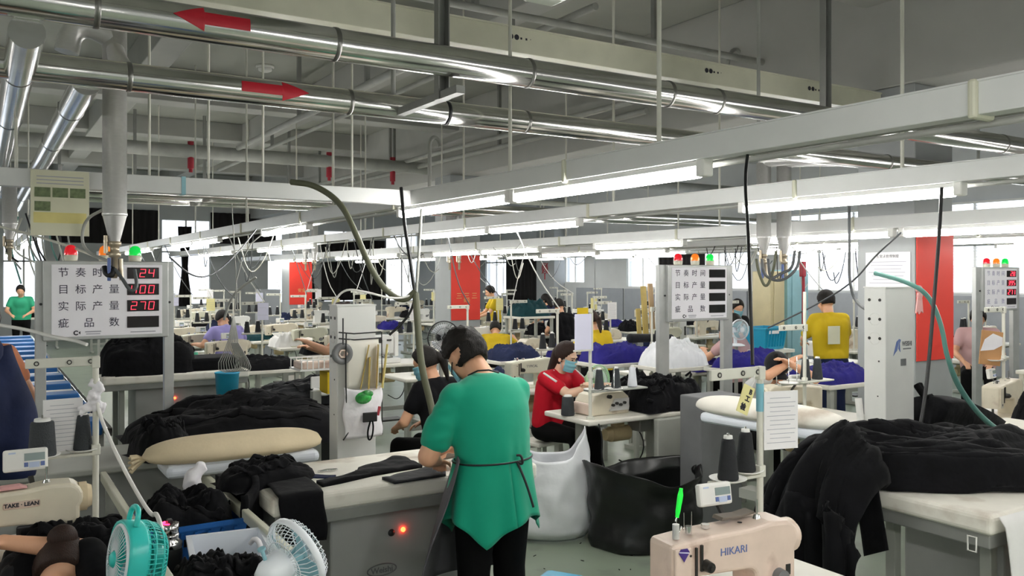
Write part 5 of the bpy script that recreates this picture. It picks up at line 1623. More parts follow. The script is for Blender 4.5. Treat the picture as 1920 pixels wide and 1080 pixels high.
it3 = use('ironing_table', (1.02, 9.0, 0), 0, 'distant ironing table under a black stack, behind the left counting board')
mb = MB(); clothmound(mb, 1.45, 9.3, .86, .85, .60, .36, 0, 51, power=.4, flaps=10)
single('garment_heap', mb, 'black_cloth', 'tall black garment stack seen just under the left counting board', 'clothes')
mb = MB(); mb.box((2.02, 9.3, .93), (.62, .5, .13), bev=.03)
single('garment_stack', mb, 'black_cloth', 'neat flat black stack right of the left counting board post', 'clothes')
p = onz(427, 716, .95)
t = thing('hanging_bucket', 'blue plastic bucket beside the white table end, left of the black bins', 'bucket', (2.10, 8.72, .62))
mb = MB(); mb.lathe([(0, 0), (.10, 0), (.115, .24), (.12, .245), (.12, .26), (.112, .26), (.098, .01), (0, .01)], 26); mb.build('pail', 'cyan_crate', t)
mb = MB(); mb.box((0, 0, -.31), (.16, .16, .62)); mb.build('stand', 'dark_metal', t)
t = thing('hanger_bundle', 'bundle of bent white wire hangers hung by grey cords above the blue bucket', 'hangers', ray(440, 700, 8.3))
mb = MB()
for i in range(9):
    a = -.11 + i * .026
    mb.tube([(a * .15, .01 * i, .55), (a * .6, .01 * i, .28), (a * 1.0 - .07, .0, .06), (a + .05, .02, .0), (a * .6 + .10, .0, .07), (a * .3, 0, .3)], .005, 5, smooth_pts=1)
mb.build('wires', 'pipe_grey', t)
mb = MB(); mb.tube([(0, 0, .6), (.02, 0, 1.0), (.2, 0, 1.35), (.58, .1, 1.47)], .006, 5, smooth_pts=1); mb.tube([(.03, 0, .6), (.01, 0, 1.0), (-.02, .03, 1.65)], .005, 5); mb.build('cord', 'pipe_grey', t)
# blue and white slatted conveyor
t = thing('slat_conveyor', 'long conveyor bench of blue and white slats running away at the left edge', 'conveyor', (0, 6.35, 0))
for s, x in (('left', -.85), ('right', .74)):
    MB().box((x, 5.0, .80), (.035, 10.2, .06), bev=.006).build('side_rail', 'mug_steel', t)
for i in range(26):
    mb = MB(); mb.box((-.05, .12 + i * .39, .815), (1.52, .20 if i % 2 else .24, .04 if i % 2 else .10), bev=.012); mb.build('slat', 'slat_white' if i % 2 else 'slat_blue', t)
for yy in (.1, 3.4, 6.8, 10):
    for x in (-.8, .7): MB().box((x, yy, .39), (.05, .05, .78)).build('leg', 'leg_grey', t)
# ============================================================ the red-shirted worker's station
use('table', (4.32, 5.27, 0), 0, 'white sewing table with an overlock machine and black trimmings, before the red-shirted worker')
ov = use('overlock', (4.10, 5.24, TB), R(0), 'grimy cream overlock machine in front of the red-shirted worker')
BUILD['stand3'] = lambda: thread_stand(flip=-1, az=.20, bar=False)
st = use('stand3', (3.83, 5.04, TB), 0, 'cream thread stand at the corner of the red-shirted worker\'s table')
MB().cyl((0, 0, .70), (0, 0, .80), .0115, n=12).build('pole_top', 'rod_white', st)
MB().box((-.07, 0, .805), (.17, .03, .03), bev=.004).build('top_bar', 'rod_white', st)
base = st.location
for k, (dx_, c, l) in enumerate(((.10, 'cone_charcoal', 'dark thread cone beside the pole at the red-shirted worker\'s table'), (.26, 'cone_charcoal', 'second dark thread cone from the pole at the red-shirted worker\'s table'), (.42, 'cone_white', 'white thread cone on the overlock stand right of the red-shirted worker'))):
    use(c, (base.x + dx_, base.y + .02, TB + .213), 0, l)
mb = MB(); mb.box((.26, .02, .205), (.52, .13, .012), bev=.004); mb.build('spool_plate', 'leg_grey', st)
use('cone_fat', (3.80, 5.28, TB), .3, 'dark thread cone standing on the table left of the overlock machine')
t = thing('notice_board', 'blank whitish board hanging at the top of the pole before the red-shirted worker', 'board', (3.755, 5.025, 1.43))
mb = MB(); mb.box((0, 0, 0), (.155, .010, .265), bev=.006); mb.build('sheet', 'paper_violet', t)
mb = MB(); mb.box((0, .004, -.136), (.162, .02, .012)); mb.box((.082, .004, 0), (.01, .02, .28)); mb.build('frame', 'rod_white', t)
mb = MB(); mb.box((-.005, .0, .155), (.10, .004, .045)); mb.build('yellow_label', 'yellow_shirt', t)
use('crate_blue', (4.62, 5.38, TB), 0, 'blue crate of black trimmings on the red-shirted worker\'s table')
mb = MB(); clothmound(mb, 4.66, 5.26, TB + .005, .62, .58, .20, 0, 61, 60, 50, ridge=.7, power=.45)
for i in range(60):
    a = random.uniform(-.3, .3); b = random.uniform(-.24, .2); z = TB + .03 + .22 * random.random()
    q = Vector((4.66 + a, 5.24 + b * .9, z))
    mb.tube([q, q + Vector((random.uniform(-.05, .05), -.03, random.uniform(-.04, .05))), q + Vector((random.uniform(-.09, .09), -.05, random.uniform(-.09, .03)))], random.uniform(.008, .016), 5, smooth_pts=1)
single('trimmings_pile', mb, 'black_cloth', 'tangled black trimmings overflowing the blue crate on the red-shirted worker\'s table', 'cloth')
f = use('fan_mint', (4.35, 5.62, TB), R(6), 'pale green round fan standing behind the overlock machine')
rwt, rwd = figure('person in a red shirt and pale blue face mask sewing at the overlock machine', (4.13, 6.02, 0), R(196), sit=.47, lean=14, head=(20, 0, 8), wrists={1: (.0, .50, TB + .16), -1: (.02, .44, TB + .16)}, shirt='red_shirt', hair='hair_brown', style='long', mask=True, sleeve=.62, vox=.010, H=1.58, skin='skin_pale', hints={1: (.8, -.2, -.6), -1: (-.8, -.2, -.6)})
for s in (-1, 1):
    a, d = rwd['sh'][s], (rwd['el'][s] - rwd['sh'][s]).normalized()
    o = Vector((s * .55, 0, .83)); o = (o - d * d.dot(o)).normalized()
    e = MB(); e.tube([rwd['T'](s * .075, .0, .512), a * .5 + rwd['T'](s * .09, .0, .52) * .5, a + o * .060 - d * .02, a + o * .062 + d * .05, a + o * .061 + d * .14], .010, 6, smooth_pts=1)
    put('sleeve_stripe', e.mesh('sleeve_stripe', 'white_cloth'), rwt)
use('stool', (4.13, 6.12, -.03), R(10), 'stool under the red-shirted worker')
ov.scale = (1.25, 1.1, 1.0)
# white sack tied to the table
mb = MB()
def sack(u, v):
    a = u * 2 * PI
    w = .92 + .16 * math.sin(v * PI * .8) + .12 * noise.noise(Vector((math.cos(a) * 2.4, math.sin(a) * 2.4, v * 3))) + .04 * noise.noise(Vector((a * 3, v * 6, 2)))
    rx, ry = .265 * w, .18 * w
    top = .55 + .22 * abs(math.cos(a)) ** 4
    z = top * (1 - v)
    lean_ = -.03 * (1 - v)
    if v > .9: rx *= 1 - (v - .9) * 2.5; ry *= 1 - (v - .9) * 2.5
    return (rx * math.cos(a) + lean_ - .05 * v * (math.cos(a) < -.3), ry * math.sin(a), z + .01)
mb.sheet(sack, 56, 30, thick=.004)
p = onz(1040, 1008, 0)
o = single('white_sack', mb, 'white_sack', 'open white woven sack standing on the floor at the red-shirted worker\'s table', 'sack', (3.45, 4.96, 0), R(-32))
t = thing('black_strap', 'thin black strap running down from the table corner past the white sack', 'strap')
mb = MB(); mb.tube([(3.84, 4.95, .76), (3.86, 4.93, .66), (3.84, 4.92, .5), (3.90, 4.90, .36)], .006, 6, smooth_pts=2); mb.build('strap', 'cable_black', t)
# big black bag on the floor
mb = MB()
def bag(u, v):
    a = u * 2 * PI
    n = noise.noise(Vector((math.cos(a) * 1.6, math.sin(a) * 1.6, v * 2.5)))
    w = 1 + .16 * n + .10 * math.sin(v * PI * .9) + .05 * noise.noise(Vector((a * 4, v * 5, 6)))
    top = .52 + .06 * math.sin(a * 2 + 1) + .05 * n
    z = top * (1 - v)
    fl = .06 * max(0, .18 - v) / .18
    return ((.36 * w + fl) * math.cos(a), (.26 * w + fl) * math.sin(a), max(.008, z))
mb.sheet(bag, 64, 26, thick=.006)
p = Vector((4.0, 4.36, 0))
single('rubbish_bag', mb, 'black_bag', 'large open black bag on the floor between the white sack and the thread dishes', 'bag', (p.x - .08, p.y + .16, 0), R(-20))
mb = MB()
for i in range(14):
    p = onz(random.uniform(965, 1230), random.uniform(1012, 1070), 0)
    mb.box((p.x, p.y, .002), (random.uniform(.006, .03), .005, .003), random.uniform(0, 3))
single('lint_scraps', mb, 'black_cloth', 'tiny dark scraps scattered on the floor before the black bag', 'scraps')['kind'] = 'stuff'
# grey partition cabinet behind the black bag and motor covers
t = thing('grey_cabinet', 'grey steel cabinet behind the thread dishes, below the oval pressing board', 'cabinet', (4.28, 4.33, 0))
mb = MB(); mb.box((.19, .12, .50), (.40, .22, .98), bev=.01); mb.build('body', 'grey_plastic', t)
mb = MB(); mb.box((.12, .005, .30), (.14, .008, .05)); mb.build('vent_plate', 'locker_grey', t)
mb = MB(); mb.box((4.62, 4.93, .40), (.5, .05, .7), bev=.01); single('steel_plate', mb, 'leg_grey', 'grey panel under the right end of the red-shirted worker\'s table', 'panel')
# ============================================================ right: ironing table buried in black trousers
it2 = use('ironing_table', (3.50, 1.92, 0), 0, 'white-covered ironing table at the right under a great black heap')
mb = MB()
mb.sheet(lambda u, v: (3.50 + .02 * v + .80 * u + .015 * math.sin(v * 5), 1.885 - .02 * (v > .05) - .05 * v * math.sin(u * 3 + .4) - .03 * v, .868 - .64 * v), 14, 16, thick=.006)
single('table_cover', mb, 'white_cloth', 'white cloth hanging down the front of the right ironing table', 'cloth')
for i, x in enumerate((2.47, 1.98)):
    t = thing('rim_clip', ('left' if i == 0 else 'right') + ' small square wire clip under the rim of the right ironing table', 'clip', (3.475, x, .77))
    mb = MB(); mb.tube([(0, -.018, 0), (0, .018, 0), (0, .018, -.06), (0, -.018, -.06)], .004, 6, closed=True); mb.build('wire', 'light_plastic', t)
mb = MB()
def heap(u, v):
    """trousers flowing along the table and over its left end down to the floor"""
    s = u * 2.95
    n = noise.noise(Vector((u * 6, v * 5, 4)))
    n2 = noise.noise(Vector((u * 2.4 + v * 1.2, v * 18 + u * 5, 8)))
    n3 = noise.noise(Vector((u * 14, v * 22, 3))) + 1.6 * (.3 - abs(noise.noise(Vector((u * 4 + v * 3, v * 17 - u * 6, 11)))))
    e = max(0, 1 - abs(2 * v - 1) ** 2.4) ** .75; rim = min(1, v * 14, (1 - v) * 14)
    if s < 1.55:
        x = 5.02 - s; k = s / 1.55
        lo = 1.97 + .06 * k + .40 * max(0, (k - .62) / .38) ** 1.5; hi = 2.62 + .20 * k
        y = lo + (hi - lo) * v + .05 * noise.noise(Vector((u * 5, v, 2)))
        z = .868 + rim * (.04 + (.13 + .12 * k) * e) * (.75 + .5 * n) * min(1, .4 + s) + .030 * n2 + .022 * n3
    else:
        q = s - 1.55
        ang = min(q / .42, 1) * PI / 2
        x = 3.47 - .30 * math.sin(ang) - .07 * q + .05 * n2 * min(1, q * 2) + .03 * math.sin(v * 22) * min(1, q * 2) + .015 * n3
        y = 2.36 - .14 * min(1, q) + (.45 + .26 * min(1, q)) * v + .04 * math.sin(v * 11 + q * 2) * min(1, q)
        z = .865 + (.07 + .25 * e) * (.75 + .5 * n) - .30 * (1 - math.cos(ang)) - max(0, q - .66) * 1.15 + .02 * n2 + .012 * n3
    return (x, y, max(.01, z))
mb.sheet(heap, 130, 70, thick=.02)
rnd = random.Random(5)
for _ in range(46): add_flap(mb, heap, rnd, .42, .10, .014)
single('trouser_heap', mb, 'black_cloth', 'great heap of black trousers flowing over the right ironing table to the floor', 'clothes')
mb = MB(); mb.sheet(lambda u, v: (3.455 - .008 * v, 2.52 - .12 * u - .06 * v, .90 - .34 * v + .06 * u * v), 8, 12, thick=.010)
single('garment_piece', mb, 'black_cloth', 'single black trouser leg dangling from the right ironing table in front of the grey cabinet', 'cloth')
bc2 = box_column('tall white box column with blue emblem beside the red banner of the nearest pillar', 'column', (4.36, 2.98, 0), .27, .14, 1.775, .5)
mb = MB(); mb.box((4.98, 2.92, .94), (.60, .28, .28), bev=.03)
mb2 = MB(); mb2.sheet(lambda u, v: (4.72 + .62 * u, 2.83 + .30 * v, 1.11 - .16 * u * u + .03 * math.sin(v * 4)), 14, 8, thick=.22)
single('garment_stack', mb2, 'black_cloth', 'black garments piled at the foot of the red banner beside the tall white box column', 'clothes')
t = thing('press_buck', 'white pressing surface at the far right behind the black heap', 'pressing board', (5.35, 2.75, 0))
mb = MB(); mb.box((0, 0, .90), (.62, .52, .05), bev=.02); mb.build('pad', 'pad_white', t)
mb = MB(); mb.box((0, 0, .44), (.30, .30, .86)); mb.build('stand', 'cabinet_grey', t)
mb = MB()
for s in (0, 1): mb.tube([(4.71 + .03 * s, 3.02, 1.2), (4.72, 2.97, 1.13), (4.74 + .02 * s, 2.95, 1.13)], .02, 6)
single('black_ribbon', mb, 'trouser_black', 'short black ribbon sticking up against the pillar above the black garments', 'ribbon')
# ============================================================ capped worker's station, right of the middle counting board
counting_board('middle counting board with dark displays, on grey posts right of the red-shirted worker', (5.36, 5.50, 0), R(-2), None, post_w=.11)
counting_board('rightmost counting board with red numbers, beside the nearest red banner', (9.75, 5.25, 0), R(-1), ('28', '395', '271', ''), faint=True, post_w=.13)
use('table', (5.22, 4.22, 0), 0, 'cream sewing table of the capped worker')
use('machine_cream', (5.02, 4.2, TB), R(172), 'cream sewing machine under the hands of the capped worker')
figure('person in a dark cap and white top bending over a machine beside the middle board', (5.44, 4.86, 0), R(160), sit=.46, lean=26, head=(34, 0, -20), wrists={1: (-.05, .40, TB + .40), -1: (-.02, .45, TB + .38)}, shirt='white_cloth', hair='hair_dark', cap='charcoal_cloth', sleeve=.8, vox=.011, H=1.62, hints={1: (1, .1, -.5), -1: (-1, .1, -.5)})
use('stool', (5.46, 4.95, -.03), R(160), 'stool under the capped worker')
st = use('stand', (4.89, 3.97, TB), R(0), 'cream thread stand left of the tall white box column')
MB().cyl((0, 0, .70), (0, 0, .95), .0115, n=12).build('pole_top', 'rod_white', st)
use('cone_charcoal', dish(st, 0) + Vector((.36, .05, 0)), 0, 'dark thread cone, right one of two beside the tall white box column')
use('cone_charcoal', dish(st, 1) + Vector((.09, 0, 0)), 0, 'dark thread cone, left one of two beside the tall white box column')
mb = MB(); mb.box((.10, .02, .322), (.34, .12, .012), bev=.004); mb.build('spool_plate', 'rod_white', st)
t = thing('white_tube', 'short white plastic tube leaning left of the tall white box column', 'tube', (4.33, 3.1, .86))
mb = MB(); mb.cyl((0, 0, 0), (.02, .05, .27), .02, n=14); mb.build('tube', 'light_plastic', t)
# ============================================================ right edge station
use('table', (6.85, 3.55, 0), 0, 'sewing table at the right edge beyond the red banner')
use('machine_cream', (6.55, 3.5, TB), R(10), 'cream sewing machine under the tilted kraft card at the right edge')
st = use('stand', (6.66, 3.55, TB + .1), 0, 'cream thread stand holding the kraft card at the right edge')
t = thing('kraft_card', 'tilted brown kraft card in a glossy plastic sleeve at the right edge', 'card', (6.43, 3.52, 1.30), R(-18))
t.rotation_euler = (0, R(7), R(-16))
mb = MB(); mb.box((0, 0, 0), (.20, .008, .255), bev=.003); mb.build('card', 'kraft', t)
mb = MB(); mb.prism([(-.10, -.03), (.02, -.01), (.095, .03), (.09, .09), (.0, .11), (-.07, .06)], .003, T=Matrix.Translation((0, -.007, 0))); mb.build('plastic_glare', 'poly_bag', t)
for dx_, l in ((.0, 'left'), (.13, 'right')): use('cone_black', (6.90 + dx_, 3.45, 1.12), 0, 'black thread cone, %s one of two at the right edge' % l)
t = thing('spool_shelf', 'cream spool shelf carrying two black cones at the right edge', 'shelf', (6.98, 3.45, 1.1))
mb = MB(); mb.box((0, 0, 0), (.42, .14, .03), bev=.006); mb.build('plate', 'rod_white', t); mb = MB(); mb.box((.15, .05, -.2), (.03, .03, .4)); mb.box((-.15, .05, -.2), (.03, .03, .4)); mb.build('support', 'rod_white', t)
mb = MB(); clothmound(mb, 6.25, 2.95, .72, .62, .5, .30, 0, 77, flaps=8)
single('garment_heap', mb, 'black_cloth', 'black garment heap at the right edge below the two cones', 'clothes')
use('table', (6.35, 2.95, -.07), 0, 'low table under the black heap at the right edge')
t = thing('wire_basket', 'pale teal open plastic basket at the right edge below the kraft card', 'basket', ray(1878, 812, 5.4))
mb = MB()
for i in range(9): mb.box((-.08 + i * .02, -.06, 0), (.006, .006, .12)); mb.box((-.08 + i * .02, .06, 0), (.006, .006, .12))
for z in (-.06, .0, .06): mb.box((0, -.06, z), (.18, .008, .010)); mb.box((0, .06, z), (.18, .008, .010)); mb.box((-.09, 0, z), (.008, .12, .01)); mb.box((.09, 0, z), (.008, .12, .01))
mb.build('lattice', 'cable_teal', t)
# ============================================================ rows of stations towards the back
BUILD['machine_typical'] = lambda: sewing_machine('sage_cream', 'TYPICAL', 'grey_plastic', panel=False, wheel='sage_cream')
def garment(x, y, z, w, d, h, m, label, seed, name='garment_heap'):
    mb = MB(); clothmound(mb, x, y, z, w, d, h * .8, 0, seed, 36, 26, ridge=.9)
    return single(name, mb, m, label, 'clothes')
def station(x, y, rz, where, kind='machine_cream', pile=None, paper=None, stand=True, seed=0, cord=None, cones=('cone_black', 'cone_black')):
    """table, machine, thread stand with cones, and what lies on it"""
    cr, sr = math.cos(rz), math.sin(rz)
    def L(a, b): return (x + a * cr - b * sr, y + a * sr + b * cr)
    use('table', (x, y, 0), rz, 'cream sewing table ' + where)
    kn = {'bartack': 'grey bartack sewing machine ', 'overlock': 'cream overlock machine ', 'machine_white': 'white sewing machine ', 'machine_sage': 'pale green-grey sewing machine ', 'machine_typical': 'pale lettered sewing machine '}.get(kind, 'cream sewing machine ')
    use(kind, (*L(-.05, -.05), TB), rz, kn + where)
    if stand:
        st = use('stand', (*L(.46, .22), TB), rz, 'cream thread stand ' + where)
        for k in (0, 1):
            use(cones[k], dish(st, k), 0, '%s %s thread cone on stand %s' % (('left', 'right')[k], cones[k][5:].replace('small', 'short'), where))
    if pile:
        garment(*L(-.34, .12), TB, .46, .4, .12 + .03 * (seed % 3), pile, {'royal_cloth': 'royal blue', 'navy_cloth': 'navy', 'black_cloth': 'black', 'teal_cloth': 'dark teal', 'white_cloth': 'white', 'charcoal_cloth': 'charcoal'}[pile] + ' garment pile on the sewing table ' + where, seed)
    if paper:
        px_, py_ = L(.46, .20)
        use(paper, (px_, py_ - .02, TB + .60), rz, {'paper_sheet': 'white printed', 'paper_blank': 'blank white', 'paper_yellow': 'yellow'}[paper] + ' sheet hanging from the stand ' + where)
    if cord is not None:
        px_, py_ = L(.46, .22)
        cable('power_cord', [(cord, py_ + .1, ZT), ((cord + px_) / 2, py_ + .05, 1.95 - .1 * (seed % 3)), (px_ + .03, py_, TB + .72)], .007, 'cable_grey' if seed % 2 else 'cable_white', 'thin cord above the stand ' + where, smooth=2, n=5)
rowB = 'in the row behind the red-shirted worker'
Bk = ['machine_typical', 'machine_sage', 'bartack', 'machine_cream', 'machine_sage', 'machine_cream', 'overlock', 'machine_white', 'machine_cream', 'machine_sage', 'machine_cream']
Bp = ['navy_cloth', None, 'navy_cloth', 'black_cloth', 'white_cloth', 'teal_cloth', None, 'navy_cloth', 'black_cloth', None, None]
for i in range(11):
    station(4.25 if i else 4.5, 6.85 + i * 1.42, 0, '%s %s' % (ORD[i], rowB), Bk[i], Bp[i], (None, None, 'paper_sheet', None, 'paper_yellow', None, None, 'paper_blank')[i % 8], seed=100 + i, cord=4.5 if i < 8 else None)
rowA = 'in the lavender-shirted worker\'s row'
for i in range(9):
    station(2.62, 10.75 + i * 1.45, 0, '%s %s' % (ORD[i], rowA), ('machine_cream', 'machine_sage', 'machine_cream', 'bartack', 'machine_sage')[i % 5], (None, 'black_cloth', None, 'navy_cloth', 'black_cloth')[i % 5], ('paper_blank', None, 'paper_yellow', None)[i % 4], seed=130 + i, cord=2.68 if i < 6 else None)
rowC = 'in the row between the pillars'
for i in range(11):
    y = 7.15 + i * 1.42
    if abs(y - P2[1]) < .8 or abs(y - P1[1]) < .8: continue
    station(6.55, y, 0 if i % 2 else PI, '%s %s' % (ORD[i], rowC), ('machine_sage', 'machine_cream', 'overlock', 'machine_white', 'machine_cream')[i % 5], ('royal_cloth', 'royal_cloth', None, 'teal_cloth', 'navy_cloth')[i % 5], (None, 'paper_sheet', None, 'paper_yellow')[i % 4], seed=160 + i, cord=6.45 if i > 1 else None)
rowD = 'in the row beyond the nearest pillar'
for i in range(10):
    station(8.85, 6.9 + i * 1.42, 0 if i % 2 == 0 else PI, '%s %s' % (ORD[i], rowD), ('machine_white', 'machine_cream', 'machine_sage', 'overlock')[i % 4], (None, 'royal_cloth', 'navy_cloth', None, 'black_cloth')[i % 5], (None, None, 'paper_blank', 'paper_yellow')[i % 4], seed=190 + i, cord=8.5 if i < 7 else None, cones=('cone_violet', 'cone_violet') if i == 0 else ('cone_black', 'cone_gold') if i == 1 else ('cone_black', 'cone_black'))
rowE = 'in the fifth-trunk row'
for i in range(8):
    station(10.9, 6.3 + i * 1.55, PI if i % 2 else 0, '%s %s' % (ORD[i], rowE), ('machine_sage', 'machine_cream')[i % 2], (None, 'black_cloth', 'royal_cloth')[i % 3], None, seed=220 + i)
rowF = 'in the row by the side windows'
for i in range(7):
    station(13.3, 7.4 + i * 2.0, 0, '%s %s' % (ORD[i], rowF), ('machine_cream', 'machine_white')[i % 2], ('black_cloth', None, 'navy_cloth')[i % 3], None, seed=240 + i, cones=('cone_small', 'cone_small'))
rowG = 'beneath the far windows'
for i, x in enumerate((1.3, 5.5, 8.3, 9.9, 11.6)):
    station(x, 24.2, 0, '%s %s' % (ORD[i], rowG), 'machine_cream', ('black_cloth', 'navy_cloth', 'black_cloth')[i % 3], None, seed=260 + i, stand=False)
# ---- people at the back
def seated(label, x, y, rz, shirt, st=.47, lean=14, pitch=22, stool=True, where='', **k):
    kw = dict(sit=st, lean=lean, head=(pitch, 0, 0), shirt=shirt, vox=.016, face=False)
    kw.update(k)
    figure(label, (x, y, 0), rz, **kw)
    use('stool', (x + .06 * math.sin(rz), y - .06 * math.cos(rz), st - .48), rz, 'stool under the ' + where)
seated('person in a lavender shirt sewing with the back turned, right of the left counting board', 2.86, 11.62, R(8), 'purple_shirt', .60, lean=26, pitch=40, where='lavender-shirted worker', wrists={1: (.2, .5, .92), -1: (-.36, .34, .92)})
figure('person with dark hair standing behind the slim white box column, bare forearm raised', (3.08, 7.72, 0), R(80), lean=12, head=(20, 0, 0), wrists={1: (.1, .45, 1.16), -1: (-.05, .48, 1.22)}, shirt='black_cloth', hair='hair_brown', style='bun', vox=.014, H=1.58, sleeve=.3, face=False)
seated('person in black with a pale mask sewing, half hidden behind the green-shirted worker', 3.0, 5.72, R(20), 'black_cloth', lean=16, where='half hidden worker in black', mask=True, style='pony', head=(20, 0, 30))
seated('person in yellow with a brown ponytail sewing, seen from behind, left of the middle board', 6.28, 7.98, R(6), 'yellow_shirt', .60, 20, 18, style='pony', hair='hair_brown', where='ponytailed worker in yellow', wrists={1: (.22, .5, .95), -1: (-.25, .48, .95)})
seated('person in yellow slumped over the sewing table right of the middle red banner', 6.5, 10.86, R(-30), 'yellow_shirt', .5, 50, 40, where='slumped worker in yellow', wrists={1: (.3, .62, .86), -1: (-.1, .6, .86)})
figure('small distant person in yellow standing right of the middle red banner, turned left', (8.95, 14.9, 0), R(70), lean=10, head=(16, 0, 0), shirt='yellow_shirt', vox=.018, face=False, wrists={1: (.12, .4, 1.0), -1: (-.12, .4, 1.0)})
figure('person in a yellow shirt standing with the back turned, left of the nearest pillar', (8.15, 6.25, 0), R(-22), lean=6, head=(12, 0, 10), shirt='yellow_shirt', trousers='navy_cloth', vox=.013, H=1.66, build=1.05, sleeve=.75, wrists={1: (.22, .40, 1.08), -1: (-.12, .40, 1.06)}, face=False)
yl = [o for o in bpy.data.objects if o.get('label', '').startswith('person in a yellow shirt standing')][0]
mb = MB(); mb.box((-.06, -.155, 1.18), (.15, .008, .20), R(4), bev=.002); put('back_print', mb.mesh('back_print', 'chart_paper'), yl)
seated('person in a faded pink shirt seated behind the middle counting board, back turned', 7.08, 6.55, R(-8), 'pink_shirt', .58, 12, where='worker in faded pink', wrists={1: (.2, .45, 1.0), -1: (-.2, .45, 1.0)})
seated('dark-haired person in a mask facing us right of the middle counting board', 9.36, 8.92, R(165), 'charcoal_cloth', .66, 12, where='masked worker right of the middle board', mask=True)
seated('dark-haired person in a pale top left of the rightmost counting board', 10.2, 5.74, R(120), 'pink_shirt', .62, 10, where='worker left of the rightmost board')
figure('distant person in a mint green shirt standing before the bright window at far left', (.78, 21.3, 0), R(170), lean=4, shirt='mint_shirt', vox=.02, face=False, wrists={1: (.15, .3, 1.0), -1: (-.15, .3, 1.0)})
figure('person in peach orange cut by the left edge of the view', (-.04, 6.08, 0), R(-30), lean=6, shirt='orange_shirt', vox=.014, hair='hair_brown', style='long', H=1.68, face=False, wrists={1: (.2, .3, 1.0), -1: (-.2, .3, 1.0)})
seated('distant dark-haired person in navy seated before the knot ornament pier', 10.3, 14.9, R(20), 'navy_cloth', .6, 10, where='distant worker in navy', style='long')
seated('distant person in black seated right of the middle red banner among blue garments', 8.6, 12.0, R(0), 'black_cloth', .6, 16, where='distant worker in black')
# ---- larger things standing among the rows
def plank(x, y, w, h, tilt, m, label):
    t = thing('leaning_plank', label, 'plank', (x, y, 0), R(14))
    t.rotation_euler = (R(-tilt), 0, R(14))
    MB().box((0, 0, h / 2), (w, .02, h), bev=.004).build('board', m, t)
for (px, d, w, h, m, l) in ((1206, 12.6, .10, 1.35, 'olive_board', 'short olive plank, leftmost of the planks left of the middle board'), (1218, 12.8, .13, 1.68, 'olive_board', 'tall olive plank with a worn edge among the planks left of the middle board'),
                           (1231, 13.0, .12, 1.72, 'plywood', 'tall pale plywood plank left of the middle board'), (1243, 13.0, .07, 1.45, 'sneaker', 'narrow brown plank nearest to the middle board')):
    p = ray(px, 515, d); plank(p.x, p.y, w, h, 4, m, l)
def locker(px, d, w, h, m, label, name='locker', dep=.35):
    p = ray(px, 515, d)
    t = thing(name, label, 'cabinet', (p.x, p.y, 0))
    MB().box((0, 0, h / 2), (w, dep, h), bev=.01).build('body', m, t)
    MB().box((w * .1, -dep / 2 - .006, h / 2), (w * .78, .012, h * .94), bev=.004).build('door', m, t)
    MB().box((w * .38, -dep / 2 - .018, h * .55), (.02, .02, .14), bev=.004).build('handle', 'dark_metal', t)
locker(1440, 12.6, .28, 1.9, 'locker_cream', 'tall cream locker behind the paired drop pipes')
locker(1478, 13.0, .46, 1.92, 'sheet_cyan', 'pale cyan cabinet beside the cream locker')
locker(1257, 13.6, .35, 1.75, 'white_enamel', 'white cabinet behind the planks, left of the middle board')
locker(502, 17.5, .42, 1.55, 'locker_grey', 'pale grey cabinet left of the farthest red banner')
p = ray(1506, 515, 12.4)
t = thing('red_hose', 'dark red hose hanging straight down beside the pale cyan cabinet', 'hose', (p.x, p.y, 1.25))
MB().tube([(.01, 0, -1.24), (0, 0, 0), (.005, 0, .45), (0, 0, .75)], .022, 8).build('hose', 'valve_red', t); MB().box((-.01, 0, .68), (.07, .07, .22), bev=.01).build('head', 'valve_red', t)
for (px, py, z, k, l, rz) in ((1434, 650, .78, 'crate_cyan', 'cyan plastic crate right of the middle counting board', 8),):
    p = ray(px, py, 9.4); use(k, (p.x, p.y, p.z - .02), R(rz), l)
    t = thing('side_table', 'small dark table holding the cyan plastic crate', 'table', (p.x, p.y, 0)); MB().box((0, 0, p.z - .04), (.5, .4, .035)).build('top', 'tabletop', t)
    for sx in (-1, 1):
        for sy in (-1, 1): MB().box((sx * .2, sy * .15, (p.z - .05) / 2), (.035, .035, p.z - .05)).build('leg', 'leg_grey', t)
    MB().box((-.04, -.161, .17), (.16, .004, .035)).build('label_strip', 'paper', None, (p.x, p.y, p.z)).parent = t
    o = [c for c in kids(t) if c.name.startswith('label_strip')][0]; o.location = (0, 0, p.z)
def fan_on_post(key, px, py, d, label):
    p = ray(px, py, d); h = p.z - (.17 if key != 'fan_black' else .21)
    f = use(key, (p.x, p.y, h), R(-12), label)
    t = thing('fan_post', 'slim post carrying the ' + label, 'post', (p.x, p.y + .05, 0)); MB().cyl((0, 0, 0), (0, 0, h), .02, n=10).build('pole', 'leg_grey', t); MB().cyl((0, 0, 0), (0, 0, .03), .12, n=18).build('foot', 'leg_grey', t)
BUILD['fan_far'] = lambda: desk_fan('fan_white', r=.105)
fan_on_post('fan_far', 1387, 619, 9.0, 'small white round fan right of the middle counting board')
fan_on_post('fan_black', 832, 633, 7.4, 'black round fan behind the head of the green-shirted worker')
